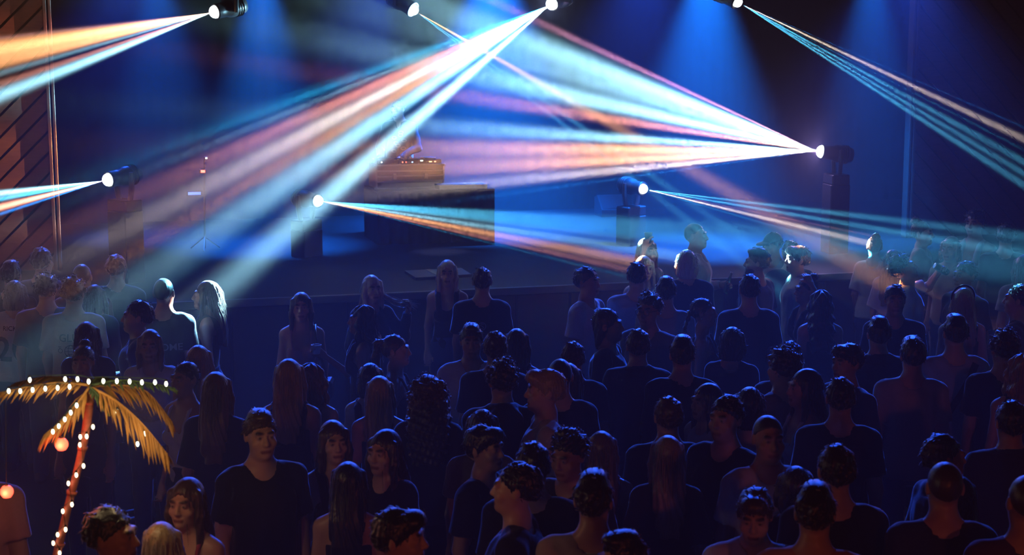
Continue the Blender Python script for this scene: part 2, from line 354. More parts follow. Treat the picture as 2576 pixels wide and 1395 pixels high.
# ------------------------------------------------------------------ bodies: smooth implicit surfaces turned into one continuous mesh
def axis_pts(lo, hi, fine, hf, hc):
    pts = [lo]; x = lo
    while x < hi:
        step = hf if any(a - 1e-9 <= x < b for a, b in fine) else hc
        if step == hc:
            nxt = [a for a, b in fine if x < a < x + hc]
            if nxt: step = max(min(nxt) - x, hf)
        x += step; pts.append(x)
    return np.array(pts, np.float32)
class Field:
    def __init__(s, xs, ys, zs):
        s.ax = (xs, ys, zs); s.f = np.full((len(xs), len(ys), len(zs)), .3, np.float32); s.T = None
    def tp(s, p):
        p = np.array(p, np.float64)
        if s.T is None: return p
        c, M = s.T; return c + M @ (p - c)
    def sub(s, lo, hi):
        sl = []
        for a, l, h in zip(s.ax, lo, hi):
            i = max(0, np.searchsorted(a, l) - 1); j = min(len(a), np.searchsorted(a, h) + 1); sl.append(slice(i, max(j, i)))
        X = s.ax[0][sl[0]][:, None, None]; Y = s.ax[1][sl[1]][None, :, None]; Z = s.ax[2][sl[2]][None, None, :]
        return tuple(sl), X, Y, Z
    def put(s, sl, d, k, op):
        f = s.f[sl]
        if d.size == 0: return
        if op == 'add':
            h = np.maximum(k - np.abs(f - d), 0) / k; s.f[sl] = np.minimum(f, d) - h * h * k * .25
        elif op == 'sub':
            d = -d; h = np.maximum(k - np.abs(f - d), 0) / k; s.f[sl] = np.maximum(f, d) + h * h * k * .25
    def rc(s, a, b, ra, rb, k=.03, op='add', cut=None):
        a = s.tp(a); b = s.tp(b); m = max(ra, rb) + k + .03
        sl, X, Y, Z = s.sub(np.minimum(a, b) - m, np.maximum(a, b) + m)
        ba = b - a; l2 = max(float(ba @ ba), 1e-9)
        px, py, pz = X - a[0], Y - a[1], Z - a[2]
        t0 = (px * ba[0] + py * ba[1] + pz * ba[2]) / l2; t = np.clip(t0, 0, 1)
        d = np.sqrt((px - ba[0] * t) ** 2 + (py - ba[1] * t) ** 2 + (pz - ba[2] * t) ** 2) - (ra + (rb - ra) * t)
        if cut is not None: d = np.maximum(d, (t0 - cut) * math.sqrt(l2))
        s.put(sl, d.astype(np.float32), k, op)
    def ell(s, c, r, k=.03, op='add', M=None):
        c = s.tp(c); r = np.array(r, np.float64); m = float(r.max()) + k + .03
        sl, X, Y, Z = s.sub(c - m, c + m)
        px, py, pz = X - c[0], Y - c[1], Z - c[2]
        W = np.eye(3) if s.T is None else s.T[1]
        if M is not None: W = W @ M
        if not np.allclose(W, np.eye(3)):
            q = [W[0, i] * px + W[1, i] * py + W[2, i] * pz for i in range(3)]
        else: q = [px, py, pz]
        k0 = np.sqrt((q[0] / r[0]) ** 2 + (q[1] / r[1]) ** 2 + (q[2] / r[2]) ** 2)
        k1 = np.sqrt((q[0] / r[0] ** 2) ** 2 + (q[1] / r[1] ** 2) ** 2 + (q[2] / r[2] ** 2) ** 2)
        s.put(sl, (k0 * (k0 - 1) / np.maximum(k1, 1e-6)).astype(np.float32), k, op)
    def col(s, zs, a, b, yc, k=.03, op='add', p=2.3, ex=0.0):
        zs = np.array(zs); a = np.array(a) + ex; b = np.array(b) + ex; m = k + .03
        sl, X, Y, Z = s.sub((-a.max() - m, min(yc) - b.max() - m, zs[0] - m), (a.max() + m, max(yc) + b.max() + m, zs[-1] + m))
        A = np.interp(Z, zs, a); B = np.interp(Z, zs, b); C = np.interp(Z, zs, yc)
        d = (((np.abs(X) / A) ** p + (np.abs(Y - C) / B) ** p) ** (1 / p) - 1) * np.minimum(A, B)
        d = np.maximum(d, np.maximum(zs[0] - Z, Z - zs[-1]))
        s.put(sl, d.astype(np.float32), k, op)
    def half(s, n, c, k=.01):                      # keep the side where n.p < c
        n = np.array(n, float); ln = np.linalg.norm(n); n /= ln; c = c / ln
        if s.T is not None:
            cc, M = s.T; n2 = M @ n; c = c - n @ cc + n2 @ cc; n = n2
        X, Y, Z = s.ax[0][:, None, None], s.ax[1][None, :, None], s.ax[2][None, None, :]
        d = (n[0] * X + n[1] * Y + n[2] * Z - c).astype(np.float32)
        h = np.maximum(k - np.abs(s.f - d), 0) / k; s.f = np.maximum(s.f, d) + h * h * k * .25
    def wrinkle(s, amp, freq, seed, squash=(1, 1, 1)):
        rg = np.random.default_rng(seed); X, Y, Z = s.ax[0][:, None, None], s.ax[1][None, :, None], s.ax[2][None, None, :]
        d = 0
        for i in range(5):
            q = rg.normal(size=3) * freq * np.array(squash) * (1 + .4 * i); d = d + np.sin(q[0] * X + q[1] * Y + q[2] * Z + rg.uniform(0, 6.28)) / (1 + .4 * i)
        s.f = s.f + (amp * .5 * d).astype(np.float32)
    def net(s):
        f = s.f; S = f < 0
        c = S[:-1, :-1, :-1].astype(np.int8)
        for dx, dy, dz in ((1, 0, 0), (0, 1, 0), (1, 1, 0), (0, 0, 1), (1, 0, 1), (0, 1, 1), (1, 1, 1)):
            c = c + S[dx:S.shape[0] - 1 + dx, dy:S.shape[1] - 1 + dy, dz:S.shape[2] - 1 + dz]
        act = (c > 0) & (c < 8); ii, jj, kk = np.nonzero(act); n = len(ii)
        idx = np.full(act.shape, -1, np.int32); idx[ii, jj, kk] = np.arange(n)
        off = [(a, b, d) for a in (0, 1) for b in (0, 1) for d in (0, 1)]
        val = {o: f[ii + o[0], jj + o[1], kk + o[2]] for o in off}
        acc = np.zeros((n, 3)); cnt = np.zeros(n)
        for a in off:
            for ax in range(3):
                if a[ax] == 1: continue
                b = list(a); b[ax] = 1; b = tuple(b); va, vb = val[a], val[b]; m = (va < 0) != (vb < 0)
                t = np.where(m, va / np.where(m, va - vb, 1), 0)
                for q in range(3): acc[:, q] += m * ((t if q == ax else a[q]))
                cnt += m
        acc /= cnt[:, None]
        xs, ys, zs = s.ax
        V_ = np.stack([xs[ii] + acc[:, 0] * (xs[ii + 1] - xs[ii]), ys[jj] + acc[:, 1] * (ys[jj + 1] - ys[jj]), zs[kk] + acc[:, 2] * (zs[kk + 1] - zs[kk])], 1)
        Fs = []
        for ax in range(3):
            o1, o2 = [(1, 2), (2, 0), (0, 1)][ax]
            A = S; lo = [slice(None)] * 3; hi = [slice(None)] * 3; lo[ax] = slice(0, -1); hi[ax] = slice(1, None)
            for q in (o1, o2): lo[q] = slice(1, -1); hi[q] = slice(1, -1)
            a_, b_ = A[tuple(lo)], A[tuple(hi)]
            e = np.argwhere(a_ != b_)
            if len(e) == 0: continue
            fl = a_[tuple(e.T)]; base = e.copy(); base[:, o1] += 1; base[:, o2] += 1
            def cell(d1, d2):
                p = base.copy(); p[:, o1] -= d1; p[:, o2] -= d2; return idx[p[:, 0], p[:, 1], p[:, 2]]
            q = np.stack([cell(1, 1), cell(0, 1), cell(0, 0), cell(1, 0)], 1)
            q[~fl] = q[~fl][:, ::-1]
            Fs.append(q)
        return V_, np.concatenate(Fs)
def rotz(a): c, s_ = math.cos(a), math.sin(a); return np.array([[c, -s_, 0], [s_, c, 0], [0, 0, 1.]])
def rotx(a): c, s_ = math.cos(a), math.sin(a); return np.array([[1, 0, 0], [0, c, -s_], [0, s_, c]])
PIV = np.array([0, .01, 1.52])
PROF = {'m': dict(z=[.80, .88, 1.0, 1.10, 1.2, 1.3, 1.38, 1.43], a=[.15, .165, .15, .148, .162, .175, .165, .10], b=[.09, .11, .10, .10, .108, .112, .095, .06], y=[.01, .015, 0, -.005, 0, .005, .012, .015]),
        'f': dict(z=[.80, .88, 1.0, 1.10, 1.2, 1.3, 1.38, 1.43], a=[.16, .172, .14, .122, .132, .143, .135, .08], b=[.10, .115, .092, .085, .093, .095, .08, .05], y=[.015, .02, 0, -.005, 0, .005, .012, .015])}
SHX = {'m': .172, 'f': .148}
def joints(sex, pose):
    w = SHX[sex]; dn = lambda s: [(s * w, .012, 1.385), (s * (w + .045), .035, 1.11), (s * (w + .05), -.05, .87), .35, (0, -1, 0)]
    # shoulder, elbow, wrist, finger curl, palm facing
    L, Rr = dn(1), dn(-1)
    if pose == 'cup': L = [(w, .01, 1.385), (w + .05, .02, 1.12), (w - .03, -.22, 1.16), 1.0, (-1, 0, 0)]
    elif pose == 'front':
        L = [(w, .01, 1.385), (w + .05, .02, 1.12), (.07, -.23, 1.12), .9, (-.6, 0, .8)]; Rr = [(-w, .01, 1.385), (-w - .05, .02, 1.12), (-.07, -.25, 1.15), .9, (.6, 0, .8)]
    elif pose == 'drink': L = [(w, 0, 1.40), (w + .15, -.20, 1.42), (.10, -.27, 1.60), 1.0, (-1, 0, 0)]
    elif pose == 'raise': L = [(w, .01, 1.41), (w + .22, .03, 1.50), (.14, -.02, 1.72), .7, (-1, 0, 0)]
    elif pose == 'reach': L = [(w, -.01, 1.385), (w + .05, -.12, 1.13), (w - .01, -.33, 1.31), 1.0, (-1, 0, 0)]
    elif pose == 'hairhold': L = [(w, 0, 1.385), (w + .14, -.05, 1.18), (w + .14, -.16, 1.43), .9, (-1, 0, 0)]
    elif pose == 'high': L = [(w, -.01, 1.41), (w + .10, -.18, 1.44), (w + .08, -.22, 1.70), 1.0, (-1, 0, 0)]
    elif pose == 'dj':
        L = [(w, 0, 1.385), (w + .08, -.06, 1.13), (.05, -.30, 1.0), .5, (0, -.3, -1)]; Rr = [(-w, 0, 1.385), (-w - .08, -.06, 1.13), (-.20, -.32, 1.0), .5, (0, -.3, -1)]
    return L, Rr
def hand(Fd, el, wr, curl, pn, sd):
    el, wr = np.array(el), np.array(wr); d = wr - el; d /= np.linalg.norm(d); n = np.array(pn, float); n -= d * (n @ d); n /= np.linalg.norm(n)
    t = np.cross(d, n) * sd; t /= np.linalg.norm(t)                   # across the palm, to the thumb side
    kn = wr + d * .085
    for i, off in enumerate((.030, .010, -.010, -.028)):
        k_ = kn + t * off - d * (.004 * abs(i - 1)); Fd.rc(wr + t * off * .6, k_, .016, .0125, .012)
        a = curl * (.55 + .08 * i); l1 = (.044, .048, .045, .036)[i]; l2 = (.036, .042, .038, .03)[i]
        d1 = d * math.cos(a) + n * math.sin(a); p1 = k_ + d1 * l1
        a2 = a + curl * .9; d2 = d * math.cos(a2) + n * math.sin(a2); p2 = p1 + d2 * l2
        Fd.rc(k_, p1, .0105, .0095, .004); Fd.rc(p1, p2, .0095, .0078, .004)
    b = wr + d * .03 + t * .028; m = b + d * .035 + t * .026 + n * .012 * (1 + curl); e = m + d * .026 + t * (.008 - .012 * curl) + n * (.006 + .018 * curl)
    Fd.rc(wr + d * .015 + t * .015, b, .016, .015, .01); Fd.rc(b, m, .014, .011, .008); Fd.rc(m, e, .011, .0088, .005)
_body = {}
def body_mesh(sex, pose, hy, hp):
    key = (sex, pose, hy, hp)
    if key in _body: return _body[key]
    L, Rr = joints(sex, pose); hands = []
    for J, sd in ((L, 1), (Rr, -1)):
        e, w_ = np.array(J[1]), np.array(J[2]); d = (w_ - e) / np.linalg.norm(w_ - e); hands.append(w_ + d * .08)
    fx = [(-.105, .105)]; fy = [(-.125, .12)]; fz = [(1.50, 1.77)]
    show = pose not in ('down',)
    for h in (hands if show else []):
        fx.append((h[0] - .085, h[0] + .085)); fy.append((h[1] - .09, h[1] + .09)); fz.append((h[2] - .09, h[2] + .09))
    lo = min([-.33] + [h[0] - .12 for h in hands]), min([-.2] + [h[1] - .13 for h in hands]); hi = max([.33] + [h[0] + .12 for h in hands])
    Fd = Field(axis_pts(lo[0], hi, fx, .0062, .021), axis_pts(lo[1], .19, fy, .0062, .02), axis_pts(-.02, 1.83, fz, .0062, .022))
    P = PROF[sex]; nk = .057 if sex == 'm' else .048
    Fd.col(P['z'], P['a'], P['b'], P['y'], .03)
    for s in (-1, 1):
        Fd.rc((s * .05, .01, 1.40), (s * SHX[sex], .012, 1.392), .062 if sex == 'm' else .052, .056 if sex == 'm' else .046, .04)
        Fd.rc((0, .02, 1.50), (s * .12, .02, 1.415), .042, .04, .04)
        if sex == 'f': Fd.ell((s * .062, -.085, 1.235), (.058, .05, .058), .03)
        Fd.rc((s * .085, .01, .88), (s * .095, 0, .48), .088, .058, .04); Fd.rc((s * .095, 0, .48), (s * .10, .02, .09), .056, .038, .02)
        Fd.rc((s * .10, .03, .05), (s * .115, -.13, .035), .042, .034, .03)
    if sex == 'm': Fd.ell((0, -.05, 1.29), (.14, .06, .08), .05)
    Fd.rc((0, .012, 1.40), (0, .0, 1.56), nk + .004, nk, .04)
    ar = (.052, .043, .028) if sex == 'm' else (.043, .036, .024)
    for J, sd in ((L, 1), (Rr, -1)):
        Fd.rc(J[0], J[1], ar[0], ar[1], .04); Fd.rc(J[1], J[2], ar[1] - .002, ar[2], .02); hand(Fd, J[1], J[2], J[3], J[4], sd)
    HM = rotz(R(hy)) @ rotx(R(hp)); Fd.T = (PIV, HM); j = 1.0 if sex == 'm' else .92
    Fd.ell((0, .018, 1.655), (.074, .094, .093), .02)
    Fd.ell((0, -.028, 1.60), (.062 * j, .068, .08), .03)
    Fd.ell((0, -.04, 1.56), (.046 * j, .05, .045), .03)
    Fd.ell((0, -.078, 1.542), (.022, .018, .017), .02)
    Fd.rc((-.035, -.078, 1.662), (.035, -.078, 1.662), .017, .017, .015)
    Fd.rc((0, -.088, 1.648), (0, -.108, 1.610), .009, .0135, .012)
    for s in (-1, 1):
        Fd.ell((s * .031, -.098, 1.643), (.017, .016, .012), .012, 'sub'); Fd.ell((s * .031, -.079, 1.643), (.0145, .0135, .0125), .004)
        Fd.ell((s * .011, -.1, 1.605), (.009, .01, .008), .006); Fd.ell((s * .045, -.06, 1.605), (.022, .022, .022), .02)
        Fd.ell((s * .077, .018, 1.632), (.010, .02, .031), .008)
    Fd.rc((-.018, -.090, 1.5725), (.018, -.090, 1.5725), .0075, .0075, .006); Fd.rc((-.015, -.088, 1.5625), (.015, -.088, 1.5625), .008, .008, .006)
    Fd.rc((-.02, -.102, 1.5675), (.02, -.102, 1.5675), .003, .003, .004, 'sub')
    V_, Q = Fd.net()
    me = mesh_from('body', V_, Q)
    loc = (V_ - PIV) @ HM + PIV                                      # back to the unturned head
    def seg(a, b):
        a, b = np.array(a), np.array(b); ba = b - a; t = np.clip((loc - a) @ ba / (ba @ ba), 0, 1); return np.linalg.norm(loc - a - t[:, None] * ba, axis=1)
    lips = np.clip(1.6 - seg((-.02, -.094, 1.568), (.02, -.094, 1.568)) / .009, 0, 1)
    brow = np.maximum(*[np.clip(1.7 - seg((s * .016, -.1, 1.668), (s * .046, -.088, 1.670)) / .008, 0, 1) for s in (-1, 1)])
    pup = np.maximum(*[np.clip(1.6 - np.linalg.norm(loc - np.array((s * .031, -.0935, 1.643)), axis=1) / .007, 0, 1) for s in (-1, 1)])
    eye = np.maximum(*[np.clip(1.5 - np.linalg.norm(loc - np.array((s * .031, -.090, 1.643)), axis=1) / .010, 0, 1) for s in (-1, 1)])
    ca = me.color_attributes.new('feature', 'FLOAT_COLOR', 'POINT')
    buf = np.stack([lips, np.maximum(brow, pup), np.clip(eye - pup, 0, 1), np.ones(len(lips))], 1)
    ca.data.foreach_set('color', buf.astype(np.float32).ravel())
    _body[key] = me
    return me
# ---- clothing shells that follow the body
_top = {}
def top_mesh(sex, pose, kind):
    key = (sex, pose, kind)
    if key in _top: return _top[key]
    L, Rr = joints(sex, pose); P = PROF[sex]; w = SHX[sex]
    xs = [J[i][0] for J in (L, Rr) for i in (0, 1, 2)]; ys = [J[i][1] for J in (L, Rr) for i in (0, 1, 2)]; zz = [J[i][2] for J in (L, Rr) for i in (0, 1, 2)]
    h = .0125
    Fd = Field(np.arange(min(-.32, min(xs) - .12), max(.32, max(xs) + .12), h, np.float32), np.arange(min(-.22, min(ys) - .12), .24, h, np.float32), np.arange(.72, max(1.62, max(zz) + .12), h, np.float32))
    loose = kind in ('tee', 'shirt', 'long', 'hoodie', 'blouse')
    if loose:
        ex = .03 if sex == 'm' else .026
        zs = [.76, .86, 1.0, 1.10, 1.2, 1.3, 1.38, 1.43]
        a = [.178, .18, .172, .168, .168, .172, .16, .09] if sex == 'm' else [.185, .186, .168, .152, .146, .147, .135, .075]
        Fd.col(zs, [v + .012 for v in a], [v + ex for v in P['b']], P['y'], .03, p=2.4)
        if sex == 'f':
            for s in (-1, 1): Fd.ell((s * .062, -.088, 1.235), (.066, .056, .066), .05)
        else: Fd.ell((0, -.05, 1.29), (.15, .078, .095), .05)
        for s, J in ((1, L), (-1, Rr)):
            Fd.rc((s * .045, .012, 1.405), (s * w, .012, 1.398), .068 if sex == 'm' else .058, .066 if sex == 'm' else .057, .04)
            Fd.rc((0, .02, 1.47), (s * .13, .02, 1.42), .05, .052, .04)
            if kind == 'tee' or kind == 'blouse':
                c = .72 if sex == 'm' else .58
                if kind == 'blouse': c = .86
                Fd.rc(J[0], J[1], .070 if sex == 'm' else .058, .082 if kind == 'tee' else .085, .03, cut=c)
            else:
                Fd.rc(J[0], J[1], .068 if sex == 'm' else .058, .060, .03); Fd.rc(J[1], J[2], .058, .044, .03, cut=.95)
        Fd.wrinkle(.008, 16, len(kind) * 7 + len(pose), (1, 1, .55))
        nr = .071 if sex == 'm' else .066
        if kind in ('shirt', 'hoodie'):
            n = 14
            for i in range(n):
                a0, a1 = [2 * math.pi * (q + .5) / n for q in (i, i + 1)]
                if kind == 'shirt' and i in (9, 10): continue
                rr = .07; rt = .017 if kind == 'shirt' else .03; zc = 1.47
                Fd.rc((rr * math.cos(a0), .01 + rr * 1.05 * math.sin(a0), zc + .02 * math.sin(a0)), (rr * math.cos(a1), .01 + rr * 1.05 * math.sin(a1), zc + .02 * math.sin(a1)), rt, rt, .015)
            if kind == 'hoodie': Fd.ell((0, .115, 1.42), (.11, .05, .08), .04)
            nr = .060
        Fd.rc((0, .014, 1.40), (0, -.006, 1.70), nr, nr + .01, .012, 'sub')
        Fd.ell((0, -.085, 1.455), (.062, .06, .045) if kind != 'shirt' else (.03, .06, .07), .015, 'sub')
        if sex == 'f' and kind == 'blouse': Fd.ell((0, .1, 1.46), (.07, .06, .05), .015, 'sub')
        Fd.half((0, 0, -1), -(.80 if sex == 'm' else .86), .012)
    else:
        Fd.col([.84, .95, 1.05, 1.12, 1.2, 1.3, 1.40], [.175, .158, .142, .134, .142, .152, .145], [v + .012 for v in P['b'][1:]], P['y'][1:], .02)
        for s in (-1, 1): Fd.ell((s * .062, -.085, 1.235), (.068, .058, .066), .03)
        Fd.wrinkle(.004, 20, 5, (1, 1, .5))
        Fd.half((0, 0, 1), 1.315, .012)
        zb = .9 if kind != 'crop' else 1.03
        if kind == 'cami': Fd.half((0, -.28, 1), 1.31, .01)
        Fd.half((0, 0, -1), -zb, .01)
        sw = .012 if kind == 'cami' else .030
        if kind != 'strapless':
            for s in (-1, 1):
                pts = [(s * .075, -.115, 1.26), (s * .085, -.098, 1.34), (s * .09, -.055, 1.425), (s * .092, .01, 1.458), (s * .09, .075, 1.425), (s * .075, .115, 1.34), (s * .07, .12, 1.24)]
                for a_, b_ in zip(pts, pts[1:]): Fd.rc(a_, b_, sw, sw, .006)
    V_, Q = Fd.net()
    _top[key] = (mesh_from('top', V_, Q), V_, Q)
    return _top[key]
_bot = {}
def bottom_mesh(sex, kind):
    key = (sex, kind)
    if key in _bot: return _bot[key]
    h = .017; P = PROF[sex]
    Fd = Field(np.arange(-.30, .30, h, np.float32), np.arange(-.24, .24, h, np.float32), np.arange(.02, 1.1, h, np.float32))
    if kind == 'skirt':
        Fd.col([.42, .7, .88, .98, 1.02], [.23, .20, .185, .155, .15], [.17, .15, .13, .11, .105], [.01, .015, .018, .0, 0], .02); Fd.wrinkle(.01, 22, 3, (1, 1, .1)); Fd.half((0, 0, -1), -.45)
    else:
        Fd.col([.76, .88, 1.0, 1.03], [v + .01 for v in (P['a'][0], P['a'][1], P['a'][2], P['a'][2])], [v + .012 for v in (P['b'][0], P['b'][1], P['b'][2], P['b'][2])], [.012, .018, .0, 0], .03)
        for s in (-1, 1): Fd.rc((s * .085, .012, .87), (s * .098, .003, .48), .102, .076, .04); Fd.rc((s * .098, .003, .48), (s * .102, .015, .08), .076, .062, .02)
        Fd.wrinkle(.003, 18, 9); Fd.half((0, 0, -1), -.07)
    Fd.half((0, 0, 1), .96 if kind != 'high' else 1.03)
    V_, Q = Fd.net(); _bot[key] = mesh_from('bottom', V_, Q)
    return _bot[key]
_shoe = None
def shoe_mesh():
    global _shoe
    if _shoe is None:
        Fd = Field(np.arange(-.08, .08, .011, np.float32), np.arange(-.24, .16, .011, np.float32), np.arange(-.03, .16, .011, np.float32))
        Fd.rc((0, .04, .055), (0, -.14, .035), .052, .044, .03); Fd.rc((0, .035, .06), (0, .03, .11), .048, .044, .02); Fd.half((0, 0, -1), 0)
        V_, Q = Fd.net(); _shoe = mesh_from('shoe', V_, Q, mat('shoe_black', (.03, .03, .03), .5, .4))
    return _shoe
# ---- hair
def strands(V_, Q, rng, n, kind):
    """loose strands standing a little off the hair surface, as thin tapered tubes"""
    mb = MB()
    nrm = np.zeros_like(V_); a = V_[Q[:, 0]]; fn = np.cross(V_[Q[:, 1]] - a, V_[Q[:, 3]] - a)
    for i in range(4): np.add.at(nrm, Q[:, i], fn)
    nrm /= np.maximum(np.linalg.norm(nrm, axis=1), 1e-9)[:, None]
    top = np.nonzero(V_[:, 2] > 1.60)[0] if kind != 'long' else np.nonzero((V_[:, 2] > 1.66) & (V_[:, 1] > -.01))[0]
    if len(top) == 0: return [], []
    for _ in range(n):
        i = rng.choice(top); p = V_[i] - nrm[i] * .004; d = nrm[i].copy()
        if kind == 'short': t_ = np.array((0, .6, -.8)) + rng.normal(size=3) * .5; t_ -= d * (t_ @ d); t_ /= np.linalg.norm(t_); pts = [p, p + d * .007 + t_ * .010, p + d * .010 + t_ * .024]; rad = [.0045, .0035, .0006]
        elif kind == 'curly':
            c = rng.normal(size=3); c -= d * (c @ d); c /= np.linalg.norm(c); rr = .009
            pts = [p + d * (.010 + rr * math.sin(t)) + c * (rr * math.cos(t)) for t in np.linspace(-1.5, 3.6, 7)]; rad = [.003, .003, .003, .0028, .0025, .002, .0008]
        else:
            ang = math.atan2(p[1] - .02, p[0]); r0 = math.hypot(p[0], p[1] - .02) + .004; ln = rng.uniform(.12, .36); pts = []
            for t in np.linspace(0, 1, 7):
                z = p[2] - ln * t; rr = max(r0, .0) + (.088 - min(r0, .088)) * min(1, t * 1.8) + .010 * math.sin(3 * t + _) * t + .012 * t
                pts.append((rr * math.cos(ang + .1 * math.sin(_ * 1.7) * t), .02 + (rr * 1.08 + .03 * t * (math.sin(ang) > 0)) * math.sin(ang), z))
            rad = [.0022, .0022, .0022, .002, .0018, .0014, .0005]
        mb.tube(pts, rad, 3, False)
    return mb.v, mb.f
_hair = {}
def hair_mesh(style):
    if style in _hair: return _hair[style]
    h = .0078; rng = np.random.default_rng(len(style) * 13 + ord(style[0]))
    zlo = 1.12 if style in ('long', 'wavy', 'curls', 'ponytail', 'braid', 'sidelong', 'part') else 1.42
    Fd = Field(np.arange(-.19, .19, h, np.float32), np.arange(-.17, .25, h, np.float32), np.arange(zlo, 1.86, h, np.float32))
    big = {'buzz': .0045, 'short': .011, 'quiff': .013, 'curly': .018, 'bun': .008, 'ponytail': .009, 'braid': .009, 'slick': .007, 'cap': .0, 'fringe': .014, 'mop': .02}.get(style, .013)
    Fd.ell((0, .018 + .55 * big, 1.655 + .8 * big), (.0745 + .55 * big, .0945 + .55 * big, .0935 + .45 * big), .01)
    if style in ('short', 'quiff', 'fringe', 'curly', 'mop', 'slick', 'buzz', 'bun', 'ponytail', 'braid'):
        lo = {'mop': 1.70, 'fringe': 1.685, 'buzz': 1.72, 'curly': 1.71}.get(style, 1.704)
        if style in ('quiff',): Fd.ell((0, -.042, 1.742), (.05, .042, .026), .03); Fd.ell((0, 0.02, 1.75), (.05, .06, .022), .03)
        if style in ('short', 'quiff', 'fringe'):
            for _ in range(70):
                v = rng.normal(size=3); v /= np.linalg.norm(v)
                c_ = np.array((0, .024, 1.662)) + v * np.array((.074, .094, .094))
                if c_[2] < lo - .8 * (c_[1] + .085) + .028: continue
                r_ = rng.uniform(.010, .015); Fd.ell(c_, (r_, r_ * 1.5, r_ * .8), .012)
        if style in ('fringe',): Fd.ell((0, -.06, 1.72), (.066, .05, .045), .03)
        if style in ('curly', 'mop'):
            for _ in range(46):
                v = rng.normal(size=3); v /= np.linalg.norm(v)
                if v[2] < -.25: continue
                Fd.ell(np.array((0, .018, 1.66)) + v * np.array((.082, .102, .102)), [rng.uniform(.018, .027)] * 3, .012)
        for s in (-1, 1): Fd.rc((s * .077, .005, 1.66), (s * .076, .0, 1.628), .009 if style != 'buzz' else .003, .007 if style != 'buzz' else .002, .01)
        if style in ('short', 'quiff', 'buzz', 'slick', 'bun', 'ponytail', 'braid'): Fd.ell((0, -.135, 1.652), (.058, .07, .072), .01, 'sub')
        s_ = .80
        Fd.half((0, -s_, -1), -(lo + s_ * -.085), .012)
    if style == 'bun': Fd.ell((0, .075, 1.755), (.045, .045, .04), .012)
    if style == 'ponytail':
        for a_, b_, r1, r2 in (((0, .10, 1.70), (0, .145, 1.69), .025, .028), ((0, .145, 1.69), (0, .165, 1.58), .03, .036), ((0, .165, 1.58), (0, .155, 1.42), .036, .032), ((0, .155, 1.42), (0, .15, 1.24), .032, .012)): Fd.rc(a_, b_, r1, r2, .012)
    if style == 'braid':
        for i in range(9): Fd.ell((.004 * (-1) ** i, .125 + .012 * min(i, 3), 1.62 - .042 * i), (.026 - .0012 * i, .024 - .001 * i, .028), .006)
    if style in ('long', 'wavy', 'curls', 'sidelong', 'part', 'bob', 'mullet'):
        zl = {'long': 1.20, 'part': 1.24, 'sidelong': 1.22, 'wavy': 1.24, 'curls': 1.24, 'bob': 1.50, 'mullet': 1.46}[style]; wv = {'wavy': .012, 'curls': .035, 'bob': .004, 'mullet': -.012}.get(style, 0)
        zz = [zl, zl + (1.55 - zl) * .35, zl + (1.55 - zl) * .75, 1.60, 1.68]
        Fd.col(zz, [.055 + wv, .085 + wv, .092 + wv, .088 + wv * .6, .07], [.022 + wv * .5, .034 + wv * .4, .045 + wv * .5, .07, .07], [.15 if zl < 1.4 else .075, .145 if zl < 1.4 else .07, .115 if zl < 1.4 else .06, .045, .03], .02, p=2.2)
        if style not in ('mullet',):
            for s in (-1, 1):
                ze = max(zl + .05, 1.34) if style != 'bob' else 1.53
                Fd.rc((s * .072, -.01, 1.69), (s * .082, -.02, 1.58), .024, .026 + wv * .5, .02); Fd.rc((s * .082, -.02, 1.58), (s * (.088 + wv), -.035 if zl < 1.4 else -.03, ze), .026 + wv * .5, .014 + wv * .5, .02)
        # open the face
        Fd.ell((0, -.118, 1.61), (.066, .088, .106), .012, 'sub')
        Fd.ell((0, -.03, 1.56), (.055, .07, .085), .012, 'sub')
        Fd.rc((0, -.12, 1.775), (0, .06, 1.775), .008, .006, .012, 'sub')
        if style == 'curls':
            for _ in range(120):
                z = rng.uniform(1.26, 1.74); a_ = rng.uniform(-.5, math.pi + .5); rr = .085 + .035 * min(1, (1.76 - z) * 3)
                Fd.ell((rr * math.cos(a_), .03 + rr * 1.05 * math.sin(a_), z), [rng.uniform(.016, .026)] * 3, .012)
    X, Y, Z = Fd.ax[0][:, None, None], Fd.ax[1][None, :, None], Fd.ax[2][None, None, :]
    ang = np.arctan2(Y - .02, X)
    if style in ('curly', 'mop', 'curls'): Fd.wrinkle(.007, 75, 4)
    else:
        amp = .0035 if style not in ('buzz', 'slick') else .001
        Fd.f = Fd.f + (amp * np.sin(ang * 26 + 5 * np.sin(Z * 11 + ang * 2) + (X * 60)) * np.clip((1.76 - Z) * 14, .2, 1)).astype(np.float32)
        if style == 'wavy': Fd.f = Fd.f + (.009 * np.sin(Z * 55 + 3 * np.sin(ang * 3))).astype(np.float32)
    V_, Q = Fd.net()
    if style != 'buzz':
        kd = 'long' if zlo < 1.3 and style not in ('ponytail', 'braid', 'curls') else ('curly' if style in ('curly', 'mop', 'curls') else 'short')
        sv, sf = strands(V_, Q, rng, {'long': 90, 'curly': 130, 'short': 130}[kd], kd)
        n = len(V_); V2 = V_.tolist() + [tuple(p) for p in sv]; F2 = Q.tolist() + [tuple(i + n for i in f) for f in sf]
    else: V2, F2 = V_.tolist(), Q.tolist()
    V2 = [(p[0] - PIV[0], p[1] - PIV[1], p[2] - PIV[2]) for p in V2]
    _hair[style] = mesh_from('hair', V2, F2)
    return _hair[style]
_capm = None
def cap_mesh():
    global _capm
    if _capm is None:
        h = .009
        Fd = Field(np.arange(-.13, .13, h, np.float32), np.arange(-.24, .17, h, np.float32), np.arange(1.58, 1.82, h, np.float32))
        Fd.ell((0, .02, 1.66), (.092, .112, .112), .01); Fd.half((0, 0, -1), -1.685, .01)
        Fd.ell((0, -.115, 1.692), (.075, .085, .010), .012); Fd.ell((0, .02, 1.772), (.012, .012, .008), .006)
        V_, Q = Fd.net(); _capm = mesh_from('cap', V_ - PIV, Q)
    return _capm
